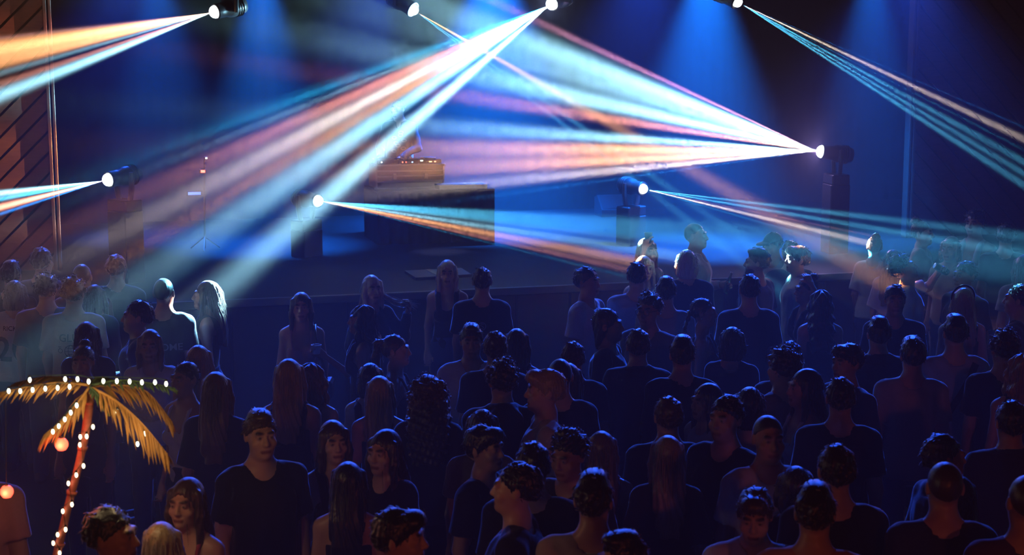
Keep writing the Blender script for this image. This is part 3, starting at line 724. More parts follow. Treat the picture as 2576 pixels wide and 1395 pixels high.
def recolour(me, m, key, cache={}):
    k = (me.name, key)
    if k not in cache:
        c = me.copy(); c.materials.clear(); c.materials.append(m); cache[k] = c
    return cache[k]
# ------------------------------------------------------------------ the crowd
HC = {'bk': (.010, .008, .008), 'db': (.025, .015, .010), 'br': (.06, .032, .018), 'lb': (.16, .09, .045), 'bl': (.36, .24, .12), 'wb': (.55, .45, .32), 'gy': (.2, .19, .18)}
TC = {'wh': (.62, .60, .60), 'lg': (.36, .35, .37), 'gr': (.14, .14, .15), 'bk': (.012, .012, .014), 'nv': (.02, .03, .07), 'bu': (.05, .10, .25), 'dk': (.03, .028, .03), 'rd': (.30, .04, .06), 'pk': (.55, .26, .26),
      'or': (.60, .22, .05), 'be': (.45, .36, .28), 'jn': (.05, .08, .16), 'cr': (.58, .52, .44), 'gn': (.06, .09, .06), 'ma': (.10, .03, .05), 'lv': (.40, .36, .52)}
SK = {'a': (.52, .30, .20), 'b': (.42, .22, .14), 'c': (.20, .10, .06), 'd': (.60, .36, .25)}
def m_hair(k): return mat('hair_' + k, HC[k], .36, .65, vary=.35, scale=160, bump=.5, stretch=(1, 1, .12), sheen=.6)
def m_cloth(k): return mat('cloth_' + k, TC[k], .85, .25, vary=.10, scale=70, bump=.25, sheen=.9)
def m_skin(k): return mat('skin_' + k, SK[k], .42, .45, vary=.08, scale=30, attr=True, sheen=.25)
NAMES = {'tee': 't_shirt', 'long': 'sweater', 'shirt': 'collared_shirt', 'hoodie': 'hooded_jacket', 'blouse': 'blouse', 'cami': 'strap_top', 'tank': 'tank_top', 'crop': 'crop_top', 'strapless': 'bandeau_top'}
PEOPLE = []
def P(px, y, sex, st, rot, hy, pose, mir, hair, hc, top, tc, bc, label, skin='a', hp=0, tilt=0, cap=None, key=None, group='people on the dance floor'):
    PEOPLE.append(dict(px=px, y=y, sex=sex, st=st, rot=rot, hy=hy, pose=pose, mir=mir, hair=hair, hc=hc, top=top, tc=tc, bc=bc, label=label, skin=skin, hp=hp, tilt=tilt, cap=cap, key=key, group=group))
# -- left side of the room
P(105, 622, 'm', 1.90, 170, 0, 'down', 0, 'short', 'br', 'tee', 'gr', 'jn', 'tall man with pale-rimmed short hair in front of the plank wall')
P(28, 658, 'm', 1.84, 160, 25, 'down', 0, 'quiff', 'bk', 'tee', 'dk', 'jn', 'dark-haired man at the left edge behind the number twenty jersey')
P(38, 705, 'f', 1.74, 180, 0, 'down', 0, 'bob', 'lb', 'tee', 'wh', 'jn', 'person in a white jersey lettered RICKY with a big 20', key='ricky')
P(118, 690, 'm', 1.82, 190, 0, 'down', 0, 'mop', 'db', 'tee', 'gr', 'jn', 'curly-headed person half hidden behind the globe print shirt')
P(208, 662, 'm', 1.84, 185, 0, 'down', 0, 'buzz', 'br', 'tee', 'ma', 'bk', 'close-cropped man in the brown shadow between the striped beams')
P(292, 640, 'm', 1.88, 175, 0, 'down', 0, 'short', 'br', 'long', 'dk', 'bk', 'dim tall man farthest back in the reddish part of the big beam')
P(182, 699, 'm', 1.83, 180, 0, 'down', 0, 'mop', 'bk', 'tee', 'cr', 'jn', 'man with a dark afro in a pale globe print t-shirt seen from behind', key='globe')
P(236, 716, 'f', 1.70, 170, 0, 'down', 0, 'long', 'db', 'long', 'nv', 'bk', 'long-haired woman in blue shadow right of the globe print shirt')
P(342, 757, 'm', 1.80, -80, 0, 'front', 0, 'short', 'db', 'shirt', 'bu', 'bk', 'dark-haired man looking left in a blue open collar shirt')
P(412, 697, 'm', 1.86, 178, 0, 'down', 0, 'buzz', 'br', 'tee', 'nv', 'jn', 'bald man in a dark t-shirt lettered HOME on the back', key='home')
P(516, 707, 'f', 1.78, -85, 0, 'down', 0, 'long', 'br', 'tank', 'dk', 'jn', 'slim long-haired woman in profile standing in the blue beam')
P(218, 809, 'f', 1.70, 180, 0, 'down', 0, 'long', 'br', 'long', 'dk', 'bk', 'woman with blue-rimmed straight hair in front of the globe print shirt')
P(207, 869, 'f', 1.66, 0, 0, 'down', 0, 'bun', 'db', 'tank', 'dk', 'bk', 'woman with pinned-up hair facing out just above the palm', skin='b')
P(376, 831, 'f', 1.68, 5, 0, 'front', 0, 'part', 'lb', 'tee', 'wh', 'jn', 'woman facing out with long parted hair framing her face above the palm')
P(500, 868, 'f', 1.68, 175, 0, 'down', 0, 'long', 'bl', 'tank', 'bk', 'jn', 'light brown haired woman from behind, between the palm and the stage')
P(464, 910, 'f', 1.70, -35, 0, 'down', 0, 'slick', 'bk', 'cami', 'wh', 'bk', 'woman with slicked-back dark hair and a white strap top beside the palm', skin='b')
P(546, 935, 'f', 1.68, 178, 0, 'down', 0, 'long', 'lb', 'blouse', 'nv', 'bk', 'woman with very long straight hair and a blue-rimmed fringed sleeve')
P(-62, 1080, 'm', 1.80, 178, 0, 'down', 0, 'short', 'db', 'tee', 'pk', 'jn', 'person in a pale t-shirt cut off by the lower left corner')
P(285, 1278, 'm', 1.78, 80, 0, 'down', 0, 'short', 'bk', 'tee', 'bk', 'bk', 'dark-haired man looking right beside the palm trunk')
P(466, 1207, 'f', 1.68, -15, 0, 'down', 0, 'part', 'br', 'cami', 'rd', 'jn', 'laughing woman in a red strap top facing out right of the palm', skin='d')
P(402, 1312, 'f', 1.66, 178, 0, 'down', 0, 'long', 'bl', 'tee', 'dk', 'jn', 'blond head of a woman at the bottom edge near the palm trunk')
P(655, 1037, 'm', 1.82, 25, 0, 'down', 0, 'quiff', 'br', 'tee', 'bk', 'bk', 'man with swept-up short hair and black t-shirt facing out', skin='d')
P(736, 902, 'f', 1.74, 180, 0, 'down', 0, 'part', 'bl', 'tank', 'bk', 'wh', 'blond woman from behind in a wide black top and white trousers')
P(775, 914, 'f', 1.70, 165, 0, 'down', 0, 'wavy', 'lb', 'cami', 'dk', 'bk', 'wavy-haired woman right behind the woman in white trousers')
P(757, 737, 'f', 1.70, 5, 0, 'down', 0, 'part', 'db', 'cami', 'pk', 'jn', 'woman facing out in a pink strap top with a shoulder bag before the stage', key='bag')
P(908, 769, 'f', 1.68, -85, 0, 'reach', 1, 'wavy', 'bk', 'tank', 'dk', 'bk', 'dark-haired woman in profile holding out a white cup', key='cupwoman', skin='b')
P(936, 693, 'f', 1.72, 25, 0, 'hairhold', 0, 'part', 'wb', 'long', 'bk', 'bk', 'blond woman in black holding up a lock of her hair', key='lock')
P(1125, 655, 'f', 1.74, 2, 0, 'down', 0, 'part', 'wb', 'tank', 'bk', 'jn', 'blond woman facing out in a black sleeveless top and jeans before the stage', skin='d')
P(1213, 672, 'm', 1.82, 180, 0, 'down', 0, 'short', 'br', 'tee', 'bk', 'jn', 'man from behind in a black t-shirt with a small round print', key='logo')
P(997, 842, 'f', 1.68, 85, 0, 'down', 0, 'ponytail', 'br', 'cami', 'dk', 'bk', 'woman in profile looking right with tied-back hair below the blond pair')
P(928, 913, 'f', 1.66, 175, 0, 'down', 0, 'bob', 'bk', 'tank', 'bk', 'bk', 'woman with a round dark bob and blue-rimmed shoulders')
P(958, 945, 'f', 1.68, 178, 0, 'down', 0, 'long', 'bl', 'cami', 'bk', 'jn', 'woman with long blond hair down her bare back')
P(1075, 941, 'f', 1.70, 180, 0, 'down', 0, 'curls', 'br', 'blouse', 'dk', 'bk', 'woman with big frizzy curls glowing blue at the edges')
P(1190, 818, 'm', 1.80, 3, 0, 'down', 0, 'quiff', 'db', 'long', 'wh', 'jn', 'man facing out in a white sweater with two lines of script', key='script', skin='b')
P(1246, 833, 'm', 1.80, 172, 0, 'down', 0, 'short', 'br', 'tee', 'dk', 'jn', 'short-haired man just right of the white script sweater')
P(1300, 826, 'f', 1.72, 170, 0, 'down', 0, 'long', 'db', 'tank', 'dk', 'bk', 'woman with long dark hair left of the white t-shirt man')
P(1277, 909, 'm', 1.78, 190, 0, 'front', 0, 'curly', 'bk', 'hoodie', 'dk', 'bk', 'curly dark-haired man in a dark hooded jacket in front of the script sweater')
P(1366, 931, 'm', 1.75, -85, 0, 'down', 0, 'fringe', 'bl', 'tee', 'be', 'bk', 'fair-haired man in profile looking left in a beige t-shirt', skin='d')
# -- middle right
P(1428, 859, 'm', 1.78, 178, 0, 'down', 0, 'short', 'db', 'tee', 'dk', 'jn', 'dark crop of hair below the white t-shirt man')
P(1412, 899, 'm', 1.77, 182, 0, 'down', 0, 'buzz', 'bk', 'tee', 'bk', 'bk', 'close-shaven dark head directly behind the fair-haired man')
P(1425, 913, 'f', 1.68, 180, 0, 'down', 0, 'long', 'bk', 'tank', 'ma', 'bk', 'woman with black hair to the waist right of the beige t-shirt')
P(1479, 673, 'm', 1.84, 60, 0, 'down', 0, 'short', 'db', 'tee', 'wh', 'jn', 'man in a clean white t-shirt standing apart near the stage', skin='b')
P(1602, 659, 'm', 1.84, 178, 0, 'down', 0, 'short', 'bk', 'tee', 'lg', 'jn', 'man from behind in a grey t-shirt blocking the lit blond woman')
P(1622, 645, 'f', 1.72, 15, 0, 'cup', 1, 'part', 'wb', 'blouse', 'wh', 'jn', 'brightly lit blond woman with a drink and straw behind the grey t-shirt', key='straw', skin='d')
P(1630, 600, 'f', 1.80, 35, 0, 'high', 1, 'part', 'lb', 'tank', 'wh', 'jn', 'woman inside the orange beam holding up a clear plastic cup', key='clearcup', skin='d')
P(1676, 698, 'm', 1.80, 178, 0, 'down', 0, 'quiff', 'bk', 'tee', 'lg', 'jn', 'man with thick black hair in a pale t-shirt below the bleached head')
P(1728, 628, 'm', 1.83, 175, 0, 'down', 0, 'bob', 'wb', 'long', 'nv', 'bk', 'person with a bleached bowl cut lit greenish white')
P(1752, 560, 'm', 1.92, 70, 0, 'cup', 0, 'buzz', 'db', 'shirt', 'wh', 'jn', 'tall man inside the blue beam in an open white shirt holding a bottle', key='bottle', skin='b')
P(1632, 742, 'm', 1.82, -30, 0, 'down', 0, 'curly', 'db', 'tee', 'gr', 'jn', 'man with glasses and dark wavy hair looking left', key='glasses', skin='b')
P(1532, 777, 'm', 1.80, 75, 0, 'down', 0, 'mullet', 'db', 'tee', 'bk', 'bk', 'man with a mullet in black looking right', skin='b')
P(1606, 827, 'm', 1.80, 178, 0, 'down', 0, 'short', 'db', 'shirt', 'dk', 'bk', 'dark-haired man from behind below the man with glasses')
P(1717, 847, 'm', 1.80, 175, 0, 'down', 0, 'quiff', 'bk', 'long', 'bk', 'bk', 'broad man in a black sweater left of the woman with a braid')
P(1772, 750, 'f', 1.70, 80, 0, 'down', 0, 'braid', 'bk', 'cami', 'dk', 'jn', 'woman with a dark braid and earring looking right', key='earring', skin='b')
P(1886, 690, 'm', 1.86, 180, 0, 'down', 0, 'short', 'bk', 'tee', 'dk', 'jn', 'big man from behind in a dark t-shirt below the bearded man')
P(1904, 627, 'm', 1.84, -130, 25, 'down', 0, 'quiff', 'bk', 'tee', 'nv', 'jn', 'man turned half left with lit ear and beard', key='beard')
P(1948, 586, 'm', 1.82, -30, -25, 'down', 0, 'short', 'bk', 'tee', 'lg', 'jn', 'man in a baseball cap looking left at the back', cap='nv', hp=12)
P(1990, 606, 'm', 1.80, 178, 0, 'down', 0, 'short', 'bk', 'long', 'nv', 'bk', 'person bending in navy behind the white collar man', hp=14)
P(2006, 620, 'm', 1.83, -88, 0, 'down', 0, 'fringe', 'br', 'shirt', 'wh', 'jn', 'man in profile looking left with bright lit face and white collar', skin='d')
P(2028, 697, 'f', 1.70, -75, 0, 'raise', 0, 'bun', 'bk', 'tank', 'dk', 'bk', 'woman looking left with one arm raised to her hair', skin='b')
P(2066, 730, 'f', 1.70, 176, 0, 'down', 0, 'wavy', 'bk', 'tank', 'bk', 'bk', 'woman with a broad fall of black hair below the raised arm')
P(1843, 822, 'f', 1.68, 165, 0, 'front', 0, 'bob', 'bk', 'blouse', 'nv', 'jn', 'person with dark hair and a white open collar glint', key='necklace')
P(1988, 858, 'm', 1.80, 178, 0, 'down', 0, 'short', 'bk', 'tee', 'dk', 'jn', 'dark-haired man just behind the head below the long black hair')
P(1975, 879, 'm', 1.76, -150, 0, 'down', 0, 'curly', 'bk', 'tee', 'gr', 'jn', 'man with thick curly black hair in a grey t-shirt at centre right')
P(2202, 592, 'f', 1.74, 150, 25, 'down', 0, 'bun', 'bl', 'blouse', 'wh', 'jn', 'person in a white blouse whose head is burnt out by the orange beam', skin='d')
P(2250, 628, 'f', 1.74, 140, 0, 'down', 0, 'long', 'db', 'blouse', 'lv', 'jn', 'long-haired woman in lavender right of the burnt-out head')
P(2288, 640, 'm', 1.84, 80, 0, 'drink', 0, 'curly', 'db', 'tee', 'wh', 'jn', 'man in a white t-shirt tipping his head back to drink', hp=-22, key='can')
P(2322, 556, 'f', 1.84, 60, 0, 'front', 0, 'bun', 'br', 'tee', 'be', 'jn', 'faint woman in a beige t-shirt inside the cyan beams', skin='d')
P(2392, 596, 'f', 1.80, -40, 0, 'down', 0, 'bob', 'lb', 'blouse', 'be', 'jn', 'faint person in pale clothes right of the beige t-shirt in the beams')
P(2454, 531, 'm', 1.94, -45, 0, 'down', 0, 'mop', 'bk', 'tank', 'wh', 'jn', 'tall curly-haired man with a lit cheek at the far right back')
P(2532, 566, 'm', 1.86, 160, 0, 'down', 0, 'mop', 'db', 'tee', 'nv', 'jn', 'dim curly head right of the tall man with lit cheek')
P(2428, 658, 'm', 1.84, -60, 0, 'down', 0, 'short', 'bk', 'tee', 'dk', 'jn', 'dark man looking left behind the raised drink', skin='b')
P(2253, 718, 'm', 1.80, -8, 0, 'down', 0, 'short', 'bk', 'tee', 'bk', 'jn', 'man in black facing out with a green glint on his face', skin='b')
P(2424, 724, 'f', 1.74, 178, 0, 'down', 0, 'long', 'bl', 'tank', 'dk', 'jn', 'woman with light hair under a dark headband at the right', key='headband')
P(2212, 799, 'm', 1.80, 176, 0, 'down', 0, 'quiff', 'bk', 'shirt', 'dk', 'bk', 'man from behind in a dark collared shirt below the man with green glint')
P(2298, 849, 'm', 1.80, 172, 0, 'down', 0, 'fringe', 'bk', 'tee', 'be', 'jn', 'man from behind in a beige t-shirt left of the cross strap')
P(2404, 794, 'm', 1.84, 180, 0, 'down', 0, 'quiff', 'bk', 'tee', 'lg', 'jn', 'man from behind with a dark strap across his grey t-shirt', key='strap')
P(2126, 867, 'm', 1.78, -60, 0, 'down', 0, 'fringe', 'bk', 'tee', 'dk', 'jn', 'dark-fringed man looking left below the raised arm woman', skin='b')
P(2528, 834, 'm', 1.82, 178, 0, 'down', 0, 'curly', 'bk', 'tee', 'bk', 'bk', 'bulky dark man at the right behind the grey strap shirt')
P(2562, 716, 'm', 1.82, -120, 0, 'down', 0, 'short', 'db', 'tee', 'ma', 'jn', 'man cut by the right edge below the beams')
P(2578, 640, 'f', 1.80, 170, 0, 'down', 0, 'long', 'bk', 'tee', 'lg', 'jn', 'person cut by the right edge inside the beams')
P(2572, 890, 'f', 1.72, 175, 0, 'down', 0, 'wavy', 'bl', 'tank', 'dk', 'bk', 'blue-rimmed light hair cut by the right edge')
# -- front rows
P(2022, 929, 'f', 1.72, -75, 0, 'down', 0, 'long', 'db', 'cami', 'cr', 'jn', 'long-haired woman in profile looking left in a cream strap top', skin='b')
P(2116, 949, 'm', 1.82, 170, 0, 'down', 0, 'short', 'bk', 'tee', 'bk', 'bk', 'wide-backed man in black right of the profile woman')
P(1882, 973, 'f', 1.68, 178, 0, 'down', 0, 'bob', 'bk', 'tank', 'dk', 'bk', 'dark-haired woman from behind above the buzz cut man')
P(1780, 966, 'f', 1.68, -60, 0, 'down', 0, 'part', 'db', 'tee', 'lg', 'jn', 'small-faced woman in pale grey behind the flat-topped man', skin='b')
P(1686, 997, 'm', 1.82, 182, 0, 'down', 0, 'short', 'br', 'tee', 'dk', 'jn', 'man with a flat-topped haircut seen from behind')
P(1822, 997, 'm', 1.84, -40, 0, 'down', 0, 'short', 'bk', 'tee', 'bk', 'bk', 'man in black looking left with a dark crop, right of the flat-topped man', skin='b')
P(1940, 1045, 'm', 1.82, 8, 0, 'down', 0, 'buzz', 'db', 'tee', 'wh', 'jn', 'man with a buzz cut facing out in a white t-shirt', skin='b')
P(1680, 1095, 'f', 1.70, 180, 0, 'down', 0, 'long', 'bl', 'blouse', 'dk', 'jn', 'woman with long fair hair below the flat-topped man')
P(1420, 1086, 'm', 1.80, -35, 0, 'down', 0, 'curly', 'bk', 'tee', 'dk', 'bk', 'man with a dark mop looking down left at the front', skin='b', hp=10)
P(1516, 1084, 'f', 1.68, 178, 0, 'down', 0, 'long', 'lb', 'tank', 'ma', 'bk', 'woman with smooth light brown hair from behind, front centre')
P(1346, 1111, 'm', 1.76, 178, 0, 'down', 0, 'short', 'bk', 'tee', 'bk', 'bk', 'round dark head left of the dark mop')
P(1228, 1074, 'm', 1.82, 60, 0, 'down', 0, 'fringe', 'bk', 'tee', 'bk', 'bk', 'young man in black looking right with warm lit neck', skin='d')
P(1214, 1029, 'f', 1.70, 178, 0, 'down', 0, 'bob', 'db', 'tee', 'gr', 'bk', 'dark-haired woman behind the young man with warm lit neck')
P(1302, 1164, 'm', 1.80, -100, 0, 'down', 0, 'short', 'bk', 'tee', 'bk', 'bk', 'man looking left with a reddish jaw at front centre', skin='d')
P(1492, 1189, 'm', 1.80, 170, 0, 'down', 0, 'quiff', 'bk', 'tee', 'be', 'jn', 'black-haired man from behind in a pale t-shirt at the front')
P(1560, 1344, 'm', 1.74, -60, 0, 'down', 0, 'quiff', 'bk', 'tee', 'dk', 'jn', 'dark head with a lit forehead at the bottom edge, front centre', skin='d')
P(842, 1061, 'f', 1.70, 20, 0, 'down', 0, 'part', 'br', 'tank', 'bk', 'bk', 'woman facing out with straight brown hair and bare shoulder', skin='d')
P(962, 1084, 'f', 1.68, -30, 0, 'down', 0, 'part', 'db', 'long', 'bk', 'bk', 'smiling woman in black looking left at the front', skin='d')
P(876, 1161, 'f', 1.66, 178, 0, 'down', 0, 'long', 'bk', 'cami', 'bk', 'bk', 'black-haired woman from behind with thin black straps')
P(1008, 1284, 'm', 1.80, 80, 0, 'down', 0, 'fringe', 'bk', 'tee', 'bk', 'bk', 'man in profile looking right at the bottom edge, face lit warm', skin='d')
P(1908, 1229, 'm', 1.78, -12, 0, 'down', 0, 'fringe', 'br', 'shirt', 'wh', 'jn', 'brown-fringed young man facing down at the bottom edge', skin='d', hp=12)
P(2045, 1219, 'm', 1.80, 168, 0, 'down', 0, 'quiff', 'bk', 'tee', 'or', 'jn', 'black-haired man in an orange t-shirt with a framed print on the back', key='orange')
P(2098, 1117, 'm', 1.84, 178, 0, 'down', 0, 'short', 'bk', 'tee', 'bk', 'bk', 'big dark man directly behind the orange t-shirt')
P(2392, 1157, 'm', 1.78, 175, 0, 'down', 0, 'buzz', 'br', 'tee', 'dk', 'bk', 'close-cropped man behind the long brown hair at lower right')
P(2378, 1094, 'm', 1.80, 100, 0, 'down', 0, 'short', 'bk', 'tee', 'bk', 'bk', 'dark man looking right in the lower right crowd', skin='b')
P(2402, 1196, 'f', 1.70, 178, 0, 'down', 0, 'long', 'br', 'blouse', 'ma', 'bk', 'woman with long brown hair from behind at lower right')
P(2546, 1007, 'm', 1.82, 176, 0, 'down', 0, 'short', 'bk', 'shirt', 'dk', 'bk', 'man from behind with a blue-rimmed dark collar at the right')
P(2580, 1190, 'm', 1.80, 178, 0, 'down', 0, 'buzz', 'br', 'tee', 'ma', 'bk', 'person cut by the lower right edge')
P(2002, 1172, 'f', 1.66, 178, 0, 'down', 0, 'bob', 'db', 'tee', 'dk', 'bk', 'dark bobbed head between the white t-shirt and the orange t-shirt')
# ---- stand everyone on the floor along the line of sight to the top of the head, keeping an arm's width apart
def ground(p):
    q = at_z(p['px'], p['y'], p['st']); return Vector((q.x, q.y))
for p in PEOPLE: p['st0'] = p['st']; p['px0'] = p['px']
for _ in range(400):
    G = [ground(p) for p in PEOPLE]
    for i, a in enumerate(PEOPLE):
        v = (STAGE_I @ Vector((G[i].x, G[i].y, 0))).y
        if v > -.26: a['st'] += .006
        for j in range(i + 1, len(PEOPLE)):
            b = PEOPLE[j]; dx = G[i].x - G[j].x; dy = G[i].y - G[j].y
            e = math.hypot(dx / .56, dy / .40)
            if e < 1:
                s = 1 if dy > 0 else -1; k = .004 * (1 - e) + .001
                a['st'] -= s * k; b['st'] += s * k
                t = (1 if dx > 0 else -1) * 1.0 * (1 - e); a['px'] += t; b['px'] -= t
    for a in PEOPLE:
        a['st'] = min(max(a['st'], a['st0'] - .12), a['st0'] + .11); a['px'] = min(max(a['px'], a['px0'] - 14), a['px0'] + 14)
_n_close = 0
G = [ground(p) for p in PEOPLE]
for i in range(len(G)):
    for j in range(i): _n_close += (G[i] - G[j]).length < .33
print('PEOPLE', len(PEOPLE), 'close pairs', _n_close, 'stature', min(p['st'] for p in PEOPLE), max(p['st'] for p in PEOPLE), 'labels', len(set(p['label'] for p in PEOPLE)))
BYKEY = {}
def build_person(p, root=None):
    sc = p['st'] / 1.758; g = ground(p) if root is None else None
    if root is None: root = empty('person', (g.x, g.y, 0))
    root.rotation_euler = (R(p['tilt']), 0, R(p['rot'])); root.scale = (-sc if p['mir'] else sc, sc, sc)
    tag(root, p['label'], 'person', p['group'])
    sex = p['sex']
    link('body', recolour(body_mesh(sex, p['pose'], p['hy'], p['hp']), m_skin(p['skin']), p['skin']), root)
    hr = link('hair', recolour(hair_mesh(p['hair']), m_hair(p['hc']), p['hc']), root); hr.location = PIV; hr.rotation_euler = Matrix((rotz(R(p['hy'])) @ rotx(R(p['hp']))).tolist()).to_euler()
    tm, tv, tq = top_mesh(sex, p['pose'], p['top'])
    t = link(NAMES[p['top']], recolour(tm, m_cloth(p['tc']), p['tc']), root)
    link('trousers', recolour(bottom_mesh(sex, 'trousers' if p['top'] not in ('crop', 'cami', 'tank') else 'high'), m_cloth(p['bc']), p['bc']), root)
    for s in (-1, 1):
        q = link('shoe', shoe_mesh(), root); q.location = (s * .108, 0, 0)
    if p['cap']:
        c = link('baseball_cap', recolour(cap_mesh(), m_cloth(p['cap']), 'cap' + p['cap']), root); c.location = PIV; c.rotation_euler = hr.rotation_euler
    if p['key']: BYKEY[p['key']] = (root, t, tv, tq, p)
    return root
for p in PEOPLE: build_person(p)
# ------------------------------------------------------------------ prints, accessories and drinks of the crowd
def person_matrix(p, root): 
    sc = p['st'] / 1.758
    return Matrix.Translation(root.location) @ Matrix.Rotation(R(p['rot']), 4, 'Z') @ Matrix.Rotation(R(p['tilt']), 4, 'X') @ Matrix.Diagonal((-sc if p['mir'] else sc, sc, sc, 1))
def project(key, name, v2, faces, m, back=True, off=.003, label=None):
    """lay flat print geometry (x right, y up, metres, as the viewer reads it) onto the shirt"""
    root, top, tv, tq, p = BYKEY[key]
    bv = BVHTree.FromPolygons(tv.tolist(), tq.tolist())
    out = []
    for x, z in v2:
        if back: hit = bv.ray_cast(Vector((-x, 1, z)), Vector((0, -1, 0)))
        else: hit = bv.ray_cast(Vector((x, -1, z)), Vector((0, 1, 0)))
        q = hit[0] if hit[0] is not None else Vector((-x if back else x, .1 if back else -.1, z))
        out.append((q.x, q.y + (off if back else -off), q.z))
    o = link(name, mesh_from(name, out, faces, m, True), top)
    if label: o['label'] = label
    return o
def text2d(s, size, cx, z, bold=1.0):
    cu = bpy.data.curves.new('lettering', 'FONT'); cu.body = s; cu.size = size; cu.align_x = 'CENTER'; cu.offset = .012 * size * bold; cu.resolution_u = 3
    ob = bpy.data.objects.new('lettering', cu); COL.objects.link(ob)
    bpy.context.view_layer.update()
    me = ob.evaluated_get(bpy.context.evaluated_depsgraph_get()).to_mesh()
    bm = bmesh.new(); bm.from_mesh(me); bmesh.ops.triangulate(bm, faces=bm.faces[:])
    for _ in range(2):
        L = [e for e in bm.edges if e.calc_length() > .02]
        if L: bmesh.ops.subdivide_edges(bm, edges=L, cuts=1); bmesh.ops.triangulate(bm, faces=bm.faces[:])
    bm.verts.index_update(); v = [(q.co.x + cx, q.co.y + z) for q in bm.verts]; f = [[a.index for a in q.verts] for q in bm.faces]; bm.free()
    bpy.data.objects.remove(ob); bpy.data.curves.remove(cu)
    return v, f
def ribbon2d(pts, wd, closed=False):
    v = []; f = []; n = len(pts)
    for i, (x, y) in enumerate(pts):
        a = pts[(i - 1) % n] if closed or i > 0 else pts[i]; b = pts[(i + 1) % n] if closed or i < n - 1 else pts[i]
        tx, ty = b[0] - a[0], b[1] - a[1]; l = math.hypot(tx, ty) or 1; nx, ny = -ty / l * wd / 2, tx / l * wd / 2
        v += [(x + nx, y + ny), (x - nx, y - ny)]
    m = n if closed else n - 1
    for i in range(m): j = (i + 1) % n; f.append((2 * i, 2 * i + 1, 2 * j + 1, 2 * j))
    return v, f
def merge2d(*parts):
    v = []; f = []
    for a, b in parts: o = len(v); v += a; f += [tuple(i + o for i in q) for q in b]
    return v, f
def ring(cx, cz, rx, rz, wd, n=36, a0=0, a1=2 * math.pi):
    full = abs(a1 - a0 - 2 * math.pi) < 1e-6
    return ribbon2d([(cx + rx * math.cos(a0 + (a1 - a0) * i / (n if full else n - 1)), cz + rz * math.sin(a0 + (a1 - a0) * i / (n if full else n - 1))) for i in range(n)], wd, full)
M_ink = mat('black_print', (.02, .02, .03), .7, .2, vary=.1); M_inkg = mat('grey_print', (.16, .16, .18), .7, .2, vary=.1); M_inkw = mat('pale_print', (.30, .32, .36), .7, .2, vary=.1)
project('ricky', 'lettering', *text2d('RICKY', .058, -.01, 1.325), M_ink)
project('ricky', 'number', *text2d('20', .31, -.02, 1.05, 1.6), M_ink)
project('globe', 'lettering', *text2d('GLÜ', .085, -.01, 1.275), M_ink)
project('globe', 'globe_print', *merge2d(ring(0, 1.195, .05, .05, .005), ring(0, 1.195, .022, .05, .004), ring(0, 1.245, .05, .025, .004, 14, math.pi + .5, 2 * math.pi - .5), ring(0, 1.145, .05, .025, .004, 14, .5, math.pi - .5),
    ribbon2d([(-.05, 1.195), (-.02, 1.195), (.02, 1.195), (.05, 1.195)], .004), ring(-.085, 1.20, .017, .017, .005, 12), ribbon2d([(-.085, 1.22), (-.10, 1.235), (-.075, 1.23)], .005)), M_ink)
project('globe', 'lower_lettering', *text2d('ELO', .06, 0, 1.055), M_ink)
project('home', 'lettering', *text2d('HOME', .078, .05, 1.20), M_inkw)
project('logo', 'round_print', *merge2d(ring(0, 1.27, .032, .032, .006, 24), ribbon2d([(.014, 1.287), (-.006, 1.292), (-.014, 1.279), (0, 1.27), (.014, 1.261), (.006, 1.249), (-.014, 1.254)], .007)), M_inkw)
rg = random.Random(5)
def scribble(x0, x1, z, h, n): return ribbon2d([(x0 + (x1 - x0) * i / n, z + h * math.sin(i * 1.9) * rg.uniform(.3, 1)) for i in range(n + 1)], .004)
project('script', 'script_print', *merge2d(scribble(-.11, .09, 1.20, .008, 40), scribble(-.07, .05, 1.165, .008, 28)), M_inkg, back=False)
fr = [(-.12, 1.17), (.0, 1.175), (.12, 1.18), (.122, 1.13), (.124, 1.08), (.0, 1.075), (-.12, 1.07), (-.12, 1.12)]
project('orange', 'framed_print', *merge2d(ribbon2d(fr, .014, True), scribble(-.09, .10, 1.147, .012, 34), scribble(-.09, .10, 1.105, .012, 34)), M_ink)
project('strap', 'cross_strap', *ribbon2d([(-.17 + .30 * t, .90 + .54 * t) for t in np.linspace(0, 1, 30)], .05), mat('strap_webbing', (.02, .02, .022), .8), off=.008, label='dark strap running diagonally across the back')
def on_head(key, name, me, m=None):
    root, top, tv, tq, p = BYKEY[key]
    o = link(name, me, root); o.location = PIV; o.rotation_euler = Matrix((rotz(R(p['hy'])) @ rotx(R(p['hp']))).tolist()).to_euler(); return o
def circ(c, r, n=16, ax=1):
    return [(c[0] + r * math.cos(2 * math.pi * i / n), c[1], c[2] + r * math.sin(2 * math.pi * i / n)) for i in range(n + 1)]
def rel(pts): return [tuple(np.array(q) - PIV) for q in pts]
mb = MB()
for s in (-1, 1):
    mb.tube(rel(circ((s * .033, -.112, 1.64), .024)), .0022, 5); mb.tube(rel([(s * .056, -.11, 1.645), (s * .078, -.06, 1.647), (s * .082, .01, 1.645)]), .0022, 5)
mb.tube(rel([(-.01, -.113, 1.645), (.01, -.113, 1.645)]), .0022, 5)
on_head('glasses', 'glasses', mb.mesh('glasses', mat('glasses_frame', (.03, .03, .03), .2, .6), True))
mb = MB()
for s in (-1, 1): mb.lathe([(.001, -.008), (.007, -.003), (.007, .003), (.001, .008)], 10, Matrix.Translation(Vector((s * .08, .014, 1.592)) - Vector(PIV)))
on_head('earring', 'earring', mb.mesh('earring', mat('silver', (.8, .8, .85), .15, .5, 1.0), True))
Fb = Field(np.arange(-.1, .1, .007, np.float32), np.arange(-.14, .06, .007, np.float32), np.arange(1.48, 1.68, .007, np.float32))
